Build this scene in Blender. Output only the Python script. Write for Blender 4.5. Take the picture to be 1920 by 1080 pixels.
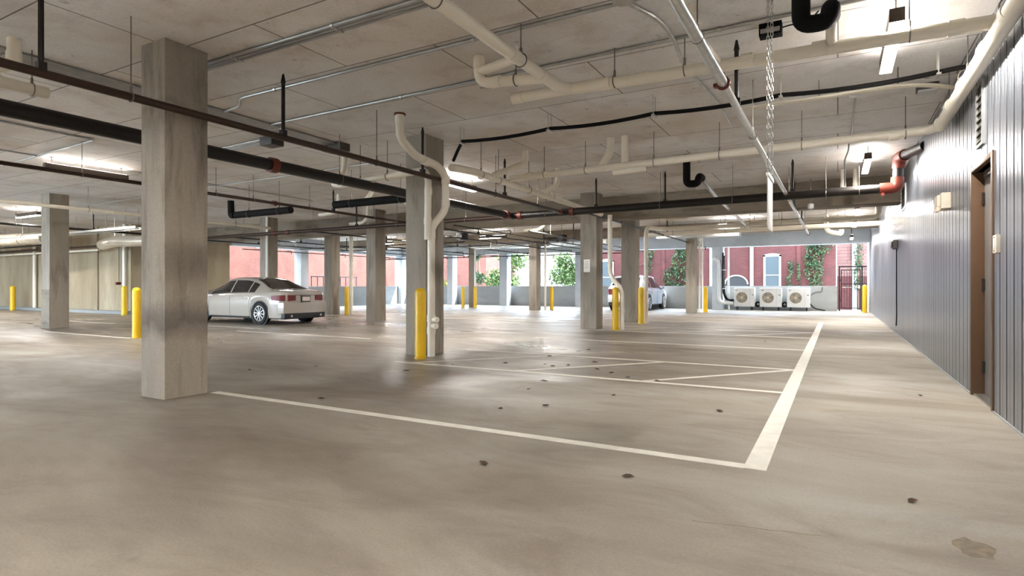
import bpy, bmesh, math, random
from mathutils import Vector, Matrix
random.seed(7)
PI = math.pi
for o in list(bpy.data.objects):
    bpy.data.objects.remove(o)
C = bpy.context.scene.collection

# ------------------------------------------------------------------ camera, sky, sun, exposure
cam_d = bpy.data.cameras.new('camera')
cam = bpy.data.objects.new('camera', cam_d)
C.objects.link(cam)
cam.location = (0, 0, 1.15)
cam.rotation_euler = (PI / 2, 0, math.radians(29.18))
cam_d.sensor_width = 36.0
cam_d.lens = 36.0 * 1094.0 / 1920.0
cam_d.shift_y = -4.0 / 1920.0
cam_d.clip_end = 600
bpy.context.scene.camera = cam

world = bpy.data.worlds.new('sky')
bpy.context.scene.world = world
world.use_nodes = True
bg = world.node_tree.nodes['Background']
bg.inputs[0].default_value = (0.64, 0.81, 1.0, 1)
bg.inputs[1].default_value = 4.8

sun_d = bpy.data.lights.new('sun', 'SUN')
sun_d.energy = 3.4
sun_d.angle = math.radians(1.0)
sun_d.color = (1.0, 0.95, 0.86)
sun = bpy.data.objects.new('sun', sun_d)
C.objects.link(sun)
sun.location = (30, 40, 40)
sun.rotation_euler = Vector((-0.75, -0.30, -0.62)).to_track_quat('-Z', 'Y').to_euler()

vs = bpy.context.scene.view_settings
vs.view_transform = 'Standard'
vs.look = 'None'
vs.gamma = 1.0
vs.use_curve_mapping = False
vs.exposure = 2.18

LAMP = 92.0      # radiance of the fixtures' lenses
ZC = 3.65        # ceiling height

# ------------------------------------------------------------------ materials
MATS = {}
def lin(c):
    return tuple(((x / 255.0) / 12.92 if x <= 10 else (((x / 255.0) + 0.055) / 1.055) ** 2.4) for x in c) + (1,)

def base_mat(name):
    m = bpy.data.materials.new(name)
    m.use_nodes = True
    MATS[name] = m
    nt = m.node_tree
    return m, nt, nt.nodes['Principled BSDF']

def plain(name, rgb, rough=0.5, metal=0.0, var=0.08, scale=6.0, coat=0.0):
    m, nt, b = base_mat(name)
    n = nt.nodes.new('ShaderNodeTexNoise')
    n.inputs['Scale'].default_value = scale
    n.inputs['Detail'].default_value = 5
    g = nt.nodes.new('ShaderNodeNewGeometry')
    nt.links.new(g.outputs['Position'], n.inputs['Vector'])
    r = nt.nodes.new('ShaderNodeMapRange')
    r.inputs['From Min'].default_value = 0.3
    r.inputs['From Max'].default_value = 0.7
    r.inputs['To Min'].default_value = 1 - var
    r.inputs['To Max'].default_value = 1 + var
    nt.links.new(n.outputs['Fac'], r.inputs['Value'])
    v = nt.nodes.new('ShaderNodeVectorMath')
    v.operation = 'SCALE'
    v.inputs[0].default_value = lin(rgb)[:3]
    nt.links.new(r.outputs['Result'], v.inputs['Scale'])
    nt.links.new(v.outputs['Vector'], b.inputs['Base Color'])
    b.inputs['Roughness'].default_value = rough
    b.inputs['Metallic'].default_value = metal
    b.inputs['Coat Weight'].default_value = coat
    return m

def ramp(nt, stops):
    r = nt.nodes.new('ShaderNodeValToRGB')
    el = r.color_ramp.elements
    while len(el) < len(stops):
        el.new(0.5)
    for e, (p, c) in zip(el, stops):
        e.position = p
        e.color = c
    return r

def noise(nt, vec, scale, detail=6, rough=0.6, dist=0.0):
    n = nt.nodes.new('ShaderNodeTexNoise')
    n.inputs['Scale'].default_value = scale
    n.inputs['Detail'].default_value = detail
    n.inputs['Roughness'].default_value = rough
    n.inputs['Distortion'].default_value = dist
    nt.links.new(vec, n.inputs['Vector'])
    return n.outputs['Fac']

def mixc(nt, a, b, fac, mode='MIX'):
    m = nt.nodes.new('ShaderNodeMix')
    m.data_type = 'RGBA'
    m.blend_type = mode
    for val, sock in ((fac, m.inputs[0]), (a, m.inputs[6]), (b, m.inputs[7])):
        if hasattr(val, 'is_linked'):
            nt.links.new(val, sock)
        else:
            sock.default_value = val
    return m.outputs[2]

def scaled_pos(nt, s):
    g = nt.nodes.new('ShaderNodeNewGeometry')
    m = nt.nodes.new('ShaderNodeMapping')
    m.inputs['Scale'].default_value = s
    nt.links.new(g.outputs['Position'], m.inputs['Vector'])
    return m.outputs['Vector']

def concrete(name, light, dark, stretch=(1, 1, 1), stain=(90, 78, 62), rough=(0.75, 0.9), stain_amt=0.45, seams=None, speck=True, bump=0.12, big=0.35):
    m, nt, b = base_mat(name)
    p = scaled_pos(nt, stretch)
    q = scaled_pos(nt, (1, 1, 1))
    f1 = noise(nt, p, big, 4, 0.55, 0.4)
    r1 = ramp(nt, [(0.36, lin(dark)), (0.64, lin(light))])
    nt.links.new(f1, r1.inputs[0])
    f2 = noise(nt, p, 2.3, 8, 0.65, 0.3)
    r2 = ramp(nt, [(0.50, (0, 0, 0, 1)), (0.74, (stain_amt,) * 3 + (1,))])
    nt.links.new(f2, r2.inputs[0])
    col = mixc(nt, r1.outputs[0], lin(stain), r2.outputs[0])
    f3 = noise(nt, q, 34.0, 4, 0.7)
    r3 = ramp(nt, [(0.3, (0.90, 0.90, 0.90, 1)), (0.7, (1.07, 1.07, 1.07, 1))])
    nt.links.new(f3, r3.inputs[0])
    col = mixc(nt, col, r3.outputs[0], 1.0, 'MULTIPLY')
    if speck:
        f4 = noise(nt, q, 6.0, 2, 0.5)
        r4 = ramp(nt, [(0.70, (0, 0, 0, 1)), (0.77, (0.45, 0.45, 0.45, 1))])
        nt.links.new(f4, r4.inputs[0])
        col = mixc(nt, col, lin((62, 54, 46)), r4.outputs[0])
    if seams:
        br = nt.nodes.new('ShaderNodeTexBrick')
        br.inputs['Scale'].default_value = 1.0
        br.inputs['Brick Width'].default_value = seams[0]
        br.inputs['Row Height'].default_value = seams[1]
        br.inputs['Mortar Size'].default_value = 0.009
        br.inputs['Mortar Smooth'].default_value = 0.3
        br.inputs['Color1'].default_value = (1, 1, 1, 1)
        br.inputs['Color2'].default_value = (0.90, 0.91, 0.93, 1)
        br.inputs['Mortar'].default_value = (0.26, 0.24, 0.22, 1)
        nt.links.new(q, br.inputs['Vector'])
        col = mixc(nt, col, br.outputs['Color'], 1.0, 'MULTIPLY')
    nt.links.new(col, b.inputs['Base Color'])
    rr = nt.nodes.new('ShaderNodeMapRange')
    rr.inputs['From Min'].default_value = 0.35
    rr.inputs['From Max'].default_value = 0.65
    rr.inputs['To Min'].default_value = rough[0]
    rr.inputs['To Max'].default_value = rough[1]
    nt.links.new(f1, rr.inputs['Value'])
    nt.links.new(rr.outputs['Result'], b.inputs['Roughness'])
    bp = nt.nodes.new('ShaderNodeBump')
    bp.inputs['Strength'].default_value = bump
    bp.inputs['Distance'].default_value = 0.01
    nt.links.new(f3, bp.inputs['Height'])
    nt.links.new(bp.outputs['Normal'], b.inputs['Normal'])
    return m

concrete('ceiling', (234, 232, 230), (204, 195, 184), (1, 1, 1), (150, 118, 98), (0.8, 0.9), 0.36, seams=(2.44, 1.22))
concrete('column', (164, 154, 141), (130, 121, 108), (2.2, 2.2, 0.35), (84, 72, 58), (0.75, 0.9), 0.75, speck=False)
concrete('wall_concrete', (178, 165, 140), (142, 128, 104), (1.2, 1.2, 0.3), (120, 100, 74), (0.8, 0.9), 0.5, speck=False)
concrete('parapet', (158, 160, 159), (134, 136, 135), (0.6, 0.6, 1.4), (130, 130, 126), (0.8, 0.9), 0.4, speck=False)
concrete('beam', (150, 140, 124), (112, 100, 84), (0.5, 1, 1.5), (62, 46, 32), (0.7, 0.9), 0.7, speck=False)
concrete('edge_beam', (196, 202, 208), (168, 176, 184), (1, 1, 1), (140, 144, 146), (0.7, 0.9), 0.3, speck=False)
concrete('ground', (186, 182, 174), (166, 162, 154), (1, 1, 1), (150, 146, 136), (0.8, 0.9), 0.3, speck=False)

def floor_material():
    m, nt, b = base_mat('floor')
    q = scaled_pos(nt, (1, 1, 1))
    st = scaled_pos(nt, (0.55, 1.25, 1))
    f1 = noise(nt, st, 0.28, 5, 0.6, 0.8)
    r1 = ramp(nt, [(0.34, lin((106, 95, 82))), (0.52, lin((137, 128, 115))), (0.70, lin((158, 152, 143)))])
    nt.links.new(f1, r1.inputs[0])
    f2 = noise(nt, st, 1.1, 9, 0.68, 1.2)
    r2 = ramp(nt, [(0.46, (0, 0, 0, 1)), (0.70, (0.55, 0.55, 0.55, 1))])
    nt.links.new(f2, r2.inputs[0])
    col = mixc(nt, r1.outputs[0], lin((96, 82, 68)), r2.outputs[0])
    f3 = noise(nt, q, 60, 4, 0.75)
    r3 = ramp(nt, [(0.3, (0.88, 0.88, 0.88, 1)), (0.7, (1.10, 1.10, 1.10, 1))])
    nt.links.new(f3, r3.inputs[0])
    col = mixc(nt, col, r3.outputs[0], 1.0, 'MULTIPLY')
    f4 = noise(nt, q, 3.2, 3, 0.55)
    r4 = ramp(nt, [(0.71, (0, 0, 0, 1)), (0.78, (0.35, 0.35, 0.35, 1))])
    nt.links.new(f4, r4.inputs[0])
    col = mixc(nt, col, lin((92, 82, 70)), r4.outputs[0])
    nt.links.new(col, b.inputs['Base Color'])
    f5 = noise(nt, st, 0.55, 7, 0.66, 0.9)
    rr = nt.nodes.new('ShaderNodeMapRange')
    rr.inputs['From Min'].default_value = 0.36
    rr.inputs['From Max'].default_value = 0.64
    rr.inputs['To Min'].default_value = 0.25
    rr.inputs['To Max'].default_value = 0.60
    nt.links.new(f5, rr.inputs['Value'])
    # the sealed, tyre-polished stalls are glossier than the broom-finished walkway and drive
    sp = nt.nodes.new('ShaderNodeSeparateXYZ')
    nt.links.new(q, sp.inputs[0])
    px = nt.nodes.new('ShaderNodeMapRange')
    px.interpolation_type = 'SMOOTHSTEP'
    px.inputs['From Min'].default_value = -3.2
    px.inputs['From Max'].default_value = -1.2
    px.inputs['To Min'].default_value = 0.0
    px.inputs['To Max'].default_value = 0.34
    nt.links.new(sp.outputs[0], px.inputs['Value'])
    py = nt.nodes.new('ShaderNodeMapRange')
    py.interpolation_type = 'SMOOTHSTEP'
    py.inputs['From Min'].default_value = 3.4
    py.inputs['From Max'].default_value = 6.0
    py.inputs['To Min'].default_value = 0.30
    py.inputs['To Max'].default_value = 0.0
    nt.links.new(sp.outputs[1], py.inputs['Value'])
    mx = nt.nodes.new('ShaderNodeMath'); mx.operation = 'MAXIMUM'
    nt.links.new(px.outputs['Result'], mx.inputs[0]); nt.links.new(py.outputs['Result'], mx.inputs[1])
    sm_ = nt.nodes.new('ShaderNodeMath'); sm_.operation = 'ADD'; sm_.use_clamp = True
    nt.links.new(rr.outputs['Result'], sm_.inputs[0]); nt.links.new(mx.outputs[0], sm_.inputs[1])
    nt.links.new(sm_.outputs[0], b.inputs['Roughness'])
    b.inputs['Specular IOR Level'].default_value = 0.6
    bp = nt.nodes.new('ShaderNodeBump')
    bp.inputs['Strength'].default_value = 0.22
    bp.inputs['Distance'].default_value = 0.01
    f6 = noise(nt, scaled_pos(nt, (0.6, 2.2, 1)), 14, 5, 0.7, 0.5)
    hs = nt.nodes.new('ShaderNodeMath')
    nt.links.new(f3, hs.inputs[0]); nt.links.new(f6, hs.inputs[1])
    nt.links.new(hs.outputs[0], bp.inputs['Height'])
    nt.links.new(bp.outputs['Normal'], b.inputs['Normal'])
floor_material()

def brick_material(name, c1, c2, mortar, w=0.21, hgt=0.07):
    m, nt, b = base_mat(name)
    g = nt.nodes.new('ShaderNodeNewGeometry')
    sx = nt.nodes.new('ShaderNodeSeparateXYZ')
    nt.links.new(g.outputs['Position'], sx.inputs[0])
    ad = nt.nodes.new('ShaderNodeMath')
    nt.links.new(sx.outputs[0], ad.inputs[0])
    nt.links.new(sx.outputs[1], ad.inputs[1])
    cb = nt.nodes.new('ShaderNodeCombineXYZ')
    nt.links.new(ad.outputs[0], cb.inputs[0])
    nt.links.new(sx.outputs[2], cb.inputs[1])
    br = nt.nodes.new('ShaderNodeTexBrick')
    br.inputs['Scale'].default_value = 1
    br.inputs['Brick Width'].default_value = w
    br.inputs['Row Height'].default_value = hgt
    br.inputs['Mortar Size'].default_value = 0.009
    br.inputs['Color1'].default_value = lin(c1)
    br.inputs['Color2'].default_value = lin(c2)
    br.inputs['Mortar'].default_value = lin(mortar)
    nt.links.new(cb.outputs[0], br.inputs['Vector'])
    f = noise(nt, g.outputs['Position'], 0.9, 6, 0.7, 0.5)
    r = ramp(nt, [(0.35, (0.72, 0.72, 0.74, 1)), (0.65, (1.15, 1.12, 1.1, 1))])
    nt.links.new(f, r.inputs[0])
    nt.links.new(mixc(nt, br.outputs['Color'], r.outputs[0], 1.0, 'MULTIPLY'), b.inputs['Base Color'])
    b.inputs['Roughness'].default_value = 0.9
brick_material('brick_dark', (78, 30, 27), (65, 25, 23), (88, 52, 47))
brick_material('brick_salmon', (92, 49, 37), (84, 42, 33), (100, 68, 58))
brick_material('siding', (124, 92, 85), (116, 84, 77), (82, 46, 43), 40.0, 0.19)
brick_material('pale_facade', (176, 166, 152), (168, 158, 146), (156, 148, 138), 3.0, 1.2)

def metal_panel():
    m, nt, b = base_mat('metal_panel')
    p = scaled_pos(nt, (1, 1, 0.15))
    f = noise(nt, p, 1.6, 2, 0.4)
    r = ramp(nt, [(0.3, lin((138, 142, 150))), (0.7, lin((154, 158, 166)))])
    nt.links.new(f, r.inputs[0])
    nt.links.new(r.outputs[0], b.inputs['Base Color'])
    b.inputs['Metallic'].default_value = 0.85
    b.inputs['Roughness'].default_value = 0.31
metal_panel()

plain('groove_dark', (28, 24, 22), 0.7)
plain('pvc', (226, 218, 202), 0.38, 0, 0.05, 3)
plain('pvc_white', (236, 234, 228), 0.4, 0, 0.04, 3)
plain('black_steel', (28, 23, 20), 0.42, 0.3, 0.2, 5)
plain('black_foam', (17, 16, 16), 0.75, 0, 0.15, 10)
MATS['black_foam'].node_tree.nodes['Principled BSDF'].inputs['Specular IOR Level'].default_value = 0.15
plain('brown_steel', (58, 42, 33), 0.4, 0.4, 0.15, 5)
plain('orange_coupling', (102, 38, 24), 0.45, 0.1, 0.12, 8)
plain('galvanised', (190, 190, 186), 0.30, 0.85, 0.12, 14)
plain('conduit', (168, 168, 166), 0.42, 0.7, 0.08, 8)
plain('rod', (120, 114, 106), 0.45, 0.6, 0.1, 8)
plain('dark_box', (72, 68, 64), 0.5, 0.3, 0.1, 8)
plain('yellow', (222, 178, 14), 0.38, 0, 0.07, 3)
plain('paint_line', (206, 201, 190), 0.6, 0, 0.09, 9)
plain('door_frame', (74, 50, 28), 0.45, 0.1, 0.12, 4)
plain('door_leaf', (150, 146, 142), 0.36, 0.55, 0.05, 3)
plain('hinge', (46, 40, 36), 0.4, 0.6)
plain('steel', (180, 178, 174), 0.3, 0.9)
plain('beige_box', (212, 200, 180), 0.5)
plain('white_plastic', (204, 205, 204), 0.45, 0, 0.03)
plain('fan_dark', (120, 112, 102), 0.6)
plain('dark_pane', (34, 34, 36), 0.5)
plain('fixture', (70, 58, 48), 0.5, 0.2)
plain('car_white', (168, 160, 150), 0.22, 0.0, 0.02, 2, 1.0)
plain('car_silver', (206, 212, 222), 0.22, 0.3, 0.02, 2, 1.0)
plain('car_black', (22, 22, 24), 0.5)
plain('tire', (26, 26, 27), 0.8)
plain('rim', (200, 198, 194), 0.28, 0.85)
plain('tail_red', (104, 6, 9), 0.45, 0, 0.1, 10, 0.0)
plain('plate', (206, 190, 184), 0.5)
plain('paper', (238, 234, 226), 0.8)
plain('leaf_dead', (70, 50, 34), 0.8, 0, 0.3, 20)
plain('trunk', (96, 80, 64), 0.9)
plain('window_white', (168, 166, 160), 0.7)
plain('iron_black', (34, 34, 38), 0.5, 0.5)
plain('roof_grey', (140, 148, 158), 0.7)
plain('sign_panel', (226, 222, 214), 0.45)
plain('red_sign', (214, 40, 30), 0.5)
plain('duct_metal', (214, 204, 186), 0.3, 0.6, 0.1, 3)

def glass_mat(name, rgb, rough=0.05, alpha=1.0):
    m, nt, b = base_mat(name)
    b.inputs['Base Color'].default_value = lin(rgb)
    b.inputs['Roughness'].default_value = rough
    b.inputs['Specular IOR Level'].default_value = 0.8
    b.inputs['Transmission Weight'].default_value = alpha
    b.inputs['IOR'].default_value = 1.45
glass_mat('car_glass', (52, 46, 44), 0.04, 0.25)
glass_mat('window_glass', (58, 66, 70), 0.35, 0.0)

def emit(name, rgb, s):
    m, nt, b = base_mat(name)
    b.inputs['Base Color'].default_value = (0.9, 0.9, 0.88, 1)
    b.inputs['Emission Color'].default_value = rgb + (1,)
    b.inputs['Emission Strength'].default_value = s
emit('lens', (1.0, 0.965, 0.915), LAMP)
emit('added_uplight', (1.0, 0.965, 0.915), LAMP * 0.14)
emit('exit_glow', (1.0, 0.08, 0.05), 2.0)

def leaf_mat(name, a, bb):
    m, nt, b = base_mat(name)
    g = nt.nodes.new('ShaderNodeNewGeometry')
    f = noise(nt, g.outputs['Position'], 2.5, 3)
    r = ramp(nt, [(0.35, lin(a)), (0.65, lin(bb))])
    nt.links.new(f, r.inputs[0])
    nt.links.new(r.outputs[0], b.inputs['Base Color'])
    b.inputs['Roughness'].default_value = 0.7
leaf_mat('leaf_green', (36, 60, 24), (92, 112, 50))
leaf_mat('leaf_ivy', (28, 50, 26), (66, 86, 46))
leaf_mat('leaf_yellow', (94, 94, 40), (130, 122, 66))

# ------------------------------------------------------------------ mesh helpers
WORLD = {}        # object name -> world origin of the object (unrotated things)

class MB:
    def __init__(self):
        self.v = []
        self.f = []
    def add(self, vs, fs):
        n = len(self.v)
        self.v += [tuple(p) for p in vs]
        self.f += [tuple(i + n for i in f) for f in fs]
        return self
    def box(self, x0, x1, y0, y1, z0, z1):
        return self.add([(x0, y0, z0), (x1, y0, z0), (x1, y1, z0), (x0, y1, z0), (x0, y0, z1), (x1, y0, z1), (x1, y1, z1), (x0, y1, z1)],
                        [(0, 3, 2, 1), (4, 5, 6, 7), (0, 1, 5, 4), (1, 2, 6, 5), (2, 3, 7, 6), (3, 0, 4, 7)])
    def cbox(self, c, s):
        return self.box(c[0] - s[0] / 2, c[0] + s[0] / 2, c[1] - s[1] / 2, c[1] + s[1] / 2, c[2] - s[2] / 2, c[2] + s[2] / 2)
    def tube(self, pts, r, seg=14, cap=True):
        pts = [Vector(p) for p in pts]
        rs = r if isinstance(r, (list, tuple)) else [r] * len(pts)
        n = len(pts)
        t0 = (pts[1] - pts[0]).normalized()
        up = Vector((0, 0, 1)) if abs(t0.z) < 0.9 else Vector((1, 0, 0))
        u = t0.cross(up).normalized()
        vs, fs = [], []
        pt = t0
        for i, p in enumerate(pts):
            if i == 0:
                t = t0
            elif i == n - 1:
                t = (pts[i] - pts[i - 1]).normalized()
            else:
                t = ((pts[i] - pts[i - 1]).normalized() + (pts[i + 1] - pts[i]).normalized()).normalized()
            q = pt.rotation_difference(t)
            u = (q @ u).normalized()
            w = t.cross(u).normalized()
            pt = t
            for k in range(seg):
                a = 2 * PI * k / seg
                vs.append(p + (u * math.cos(a) + w * math.sin(a)) * rs[i])
        for i in range(n - 1):
            for k in range(seg):
                k2 = (k + 1) % seg
                fs.append((i * seg + k, i * seg + k2, (i + 1) * seg + k2, (i + 1) * seg + k))
        if cap:
            fs.append(tuple(range(seg - 1, -1, -1)))
            fs.append(tuple((n - 1) * seg + k for k in range(seg)))
        return self.add(vs, fs)
    def ring(self, c, axis, R, r, seg=20, sub=6, a0=0.0, a1=2 * PI):
        axis = Vector(axis).normalized()
        up = Vector((0, 0, 1)) if abs(axis.z) < 0.9 else Vector((1, 0, 0))
        u = axis.cross(up).normalized()
        w = axis.cross(u).normalized()
        full = abs(a1 - a0 - 2 * PI) < 1e-4
        cnt = seg if full else seg + 1
        vs, fs = [], []
        for i in range(cnt):
            a = a0 + (a1 - a0) * i / seg
            d = u * math.cos(a) + w * math.sin(a)
            for k in range(sub):
                b = 2 * PI * k / sub
                vs.append(Vector(c) + d * (R + r * math.cos(b)) + axis * (r * math.sin(b)))
        for i in range(seg):
            j = (i + 1) % cnt
            for k in range(sub):
                k2 = (k + 1) % sub
                fs.append((i * sub + k, j * sub + k, j * sub + k2, i * sub + k2))
        return self.add(vs, fs)
    def lathe(self, c, prof, seg=24, axis='z'):
        vs, fs = [], []
        n = len(prof)
        for (r, z) in prof:
            for k in range(seg):
                a = 2 * PI * k / seg
                if axis == 'z':
                    vs.append((c[0] + r * math.cos(a), c[1] + r * math.sin(a), c[2] + z))
                elif axis == 'y':
                    vs.append((c[0] + r * math.cos(a), c[1] + z, c[2] + r * math.sin(a)))
                else:
                    vs.append((c[0] + z, c[1] + r * math.cos(a), c[2] + r * math.sin(a)))
        for i in range(n - 1):
            for k in range(seg):
                k2 = (k + 1) % seg
                fs.append((i * seg + k, i * seg + k2, (i + 1) * seg + k2, (i + 1) * seg + k))
        fs.append(tuple(range(seg - 1, -1, -1)))
        fs.append(tuple((n - 1) * seg + k for k in range(seg)))
        return self.add(vs, fs)
    def prism(self, poly, z0, z1):
        n = len(poly)
        vs = [(x, y, z0) for x, y in poly] + [(x, y, z1) for x, y in poly]
        fs = [tuple(range(n - 1, -1, -1)), tuple(range(n, 2 * n))]
        for k in range(n):
            k2 = (k + 1) % n
            fs.append((k, k2, n + k2, n + k))
        return self.add(vs, fs)
    def grid(self, rows):
        n, m = len(rows), len(rows[0])
        vs = [p for r in rows for p in r]
        fs = [(i * m + j, i * m + j + 1, (i + 1) * m + j + 1, (i + 1) * m + j) for i in range(n - 1) for j in range(m - 1)]
        return self.add(vs, fs)
    def build(self, name, mat, parent=None, local=False, bevel=0.0, smooth=35):
        me = bpy.data.meshes.new(name)
        xs = [p[0] for p in self.v]; ys = [p[1] for p in self.v]; zs = [p[2] for p in self.v]
        if local:
            org = Vector((0, 0, 0))
        else:
            org = Vector(((min(xs) + max(xs)) / 2, (min(ys) + max(ys)) / 2, min(zs)))
        me.from_pydata([(p[0] - org.x, p[1] - org.y, p[2] - org.z) for p in self.v], [], self.f)
        bm = bmesh.new(); bm.from_mesh(me)
        bmesh.ops.recalc_face_normals(bm, faces=bm.faces)
        if bevel > 0:
            bmesh.ops.bevel(bm, geom=list(bm.edges), offset=bevel, segments=2, affect='EDGES', profile=0.7)
        bm.to_mesh(me); bm.free()
        me.materials.append(MATS[mat])
        for p in me.polygons:
            p.use_smooth = True
        me.set_sharp_from_angle(angle=math.radians(smooth))
        o = bpy.data.objects.new(name, me)
        C.objects.link(o)
        if parent is not None:
            o.parent = parent
            o.location = org if local else org - WORLD.get(parent.name, Vector((0, 0, 0)))
        else:
            o.location = org
        WORLD[o.name] = org if not local else WORLD.get(parent.name, Vector((0, 0, 0))) if parent else org
        return o

def tag(o, label, cat, group=None):
    o['label'] = label
    o['category'] = cat
    if group:
        o['group'] = group
    return o

def struct(o):
    o['kind'] = 'structure'
    return o

def empty(name, loc, rz=0.0):
    o = bpy.data.objects.new(name, None)
    C.objects.link(o)
    o.location = loc
    o.rotation_euler = (0, 0, rz)
    WORLD[o.name] = Vector(loc)
    return o

def fillet(pts, R, n=6):
    pts = [Vector(p) for p in pts]
    out = [pts[0]]
    for i in range(1, len(pts) - 1):
        a, b, c = pts[i - 1], pts[i], pts[i + 1]
        d1 = (a - b); d2 = (c - b)
        l = min(R, d1.length * 0.48, d2.length * 0.48)
        p0 = b + d1.normalized() * l
        p1 = b + d2.normalized() * l
        for k in range(n + 1):
            t = k / n
            out.append(p0 * (1 - t) ** 2 + b * 2 * t * (1 - t) + p1 * t ** 2)
    out.append(pts[-1])
    return out

def pipe(name, label, cat, pts, r, mat, bend=0.12, couplings=(), coupling_mat=None, coupling_r=1.16, coupling_l=0.10,
         hangers=(), rods=None, braces=(), group=None, seg=14):
    """a pipe run; couplings / hangers are parts. hangers: points on the axis, hung by a rod from the ceiling"""
    p = MB().tube(fillet(pts, bend), r, seg).build(name, mat)
    tag(p, label, cat, group)
    for (c, ax) in couplings:
        c = Vector(c); ax = Vector(ax).normalized()
        MB().tube([c - ax * coupling_l / 2, c + ax * coupling_l / 2], r * coupling_r, seg).build('coupling', coupling_mat or mat, p)
    for (c, ax) in hangers:
        c = Vector(c)
        m = MB().ring(c, ax, r + 0.006, 0.006, 18, 6)
        m.tube([(c.x, c.y, c.z + r + 0.006), (c.x, c.y, ZC + 0.004)], 0.006, 6)
        m.tube([(c.x, c.y, c.z + r), (c.x, c.y, c.z + r + 0.06)], 0.013, 6)
        m.build('hanger', 'rod', p)
    for c in braces:
        c = Vector(c)
        m = MB().tube([(c.x, c.y, c.z + r * 0.6), (c.x, c.y, ZC - 0.10)], 0.022, 8)
        m.tube([(c.x, c.y, ZC - 0.10), (c.x, c.y, ZC + 0.004)], [0.03, 0.010], 8)
        m.box(c.x - 0.035, c.x + 0.035, c.y - 0.03, c.y + 0.03, c.z - r * 0.2, c.z + r + 0.05)
        m.build('sway_brace', 'black_steel', p)
    return p

AX, AY, AZ = (1, 0, 0), (0, 1, 0), (0, 0, 1)
WX = 1.24          # face of the right wall
YB = -6.0          # open rear end of the deck behind the camera
YF = 30.3          # inner face of the far parapet
XL = -25.0         # inner face of the left parapet

# ------------------------------------------------------------------ setting
FOOT = [(-38.3, YB), (WX + 0.3, YB), (WX + 0.3, 30.6), (XL - 0.3, 30.6), (XL - 0.3, 13.4), (-38.3, 13.4)]   # L-shaped plan
floor_o = struct(MB().prism(FOOT, -0.25, 0.0).build('floor', 'floor'))
plain('stain', (112, 98, 80), 0.8, 0, 0.25, 25)
def floor_mark(name, poly, mat):
    MB().prism(poly, 0.0002, 0.0012).build(name, mat, floor_o)
ck = [(-0.62 + 0.55 * t / 8 + random.uniform(-0.006, 0.006), 2.93 + 0.10 * t / 8 + random.uniform(-0.008, 0.008)) for t in range(9)]
floor_mark('crack', [(x, y - 0.002) for x, y in ck] + [(x, y + 0.0025) for x, y in reversed(ck)], 'stain')
sx0, sy0 = 0.52, 3.22
floor_mark('oil_stain', [(sx0 + (0.075 + random.uniform(-0.02, 0.02)) * math.cos(a), sy0 + (0.11 + random.uniform(-0.03, 0.03)) * math.sin(a)) for a in [2 * PI * k / 14 for k in range(14)]], 'stain')
struct(MB().prism(FOOT, ZC, ZC + 0.35).build('ceiling', 'ceiling'))
struct(MB().box(-15.0, WX + 0.3, YB - 0.3, YB - 0.002, 0, ZC).build('wall_back_light_block', 'wall_concrete'))  # unseen wall added to cut daylight from the rear opening
struct(MB().prism(FOOT, ZC + 0.352, 8.0).build('wall_upper_storeys_light_block', 'edge_beam'))  # unseen storeys put in to keep skylight off the brick opposite
struct(MB().box(-220, 220, -160, 220, -0.40, -0.26).build('ground', 'ground'))

# right wall: dark backing, vertical metal panels each of its own, door and louvres set in
DY0, DY1, DZ = 6.79, 7.79, 2.34
wb = MB()
wb.box(WX + 0.035, WX + 0.28, YB, DY0, 0, ZC).box(WX + 0.035, WX + 0.28, DY1, 30.0, 0, ZC).box(WX + 0.035, WX + 0.28, DY0, DY1, DZ, ZC)
wall_right = struct(wb.build('wall_right', 'groove_dark'))
PW = 0.2355
panel_meshes = {}
def panel_mb(hgt, z0, wid):
    # trapezoid panel with a small return on each side
    w2 = wid / 2
    prof = [(0.034, -w2), (0.003, -w2), (0.0, -w2 + 0.006), (0.0, -0.008), (0.004, 0.0), (0.0, 0.008), (0.0, w2 - 0.006), (0.003, w2), (0.034, w2)]
    vs, fs = [], []
    for (x, y) in prof:
        vs += [(x, y, z0), (x, y, z0 + hgt)]
    for i in range(len(prof) - 1):
        fs.append((2 * i, 2 * i + 2, 2 * i + 3, 2 * i + 1))
    return vs, fs
def wall_panel(yc, z0, z1, wid=PW - 0.030):
    key = (round(z0, 3), round(z1, 3), round(wid, 3))
    if key not in panel_meshes:
        vs, fs = panel_mb(z1 - z0, 0, wid)
        me = bpy.data.meshes.new('panel')
        me.from_pydata(vs, [], fs)
        me.materials.append(MATS['metal_panel'])
        me.materials.append(MATS['groove_dark'])          # groove shade painted dark on the edge returns
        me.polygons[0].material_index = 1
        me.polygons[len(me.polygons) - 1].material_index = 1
        panel_meshes[key] = me
    o = bpy.data.objects.new('panel', panel_meshes[key])
    C.objects.link(o)
    o.parent = wall_right
    o.location = Vector((WX, yc, z0)) - WORLD[wall_right.name]
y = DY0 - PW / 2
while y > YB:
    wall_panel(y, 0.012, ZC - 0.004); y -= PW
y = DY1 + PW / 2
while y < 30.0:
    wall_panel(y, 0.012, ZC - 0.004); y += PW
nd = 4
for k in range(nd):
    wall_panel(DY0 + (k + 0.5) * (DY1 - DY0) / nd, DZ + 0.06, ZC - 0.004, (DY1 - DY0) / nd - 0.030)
struct(MB().box(WX - 0.012, WX + 0.034, YB, DY0 - 0.02, 0, 0.012).box(WX - 0.012, WX + 0.034, DY1 + 0.02, 30.0, 0, 0.012).build('baseboard_right', 'parapet'))

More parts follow.
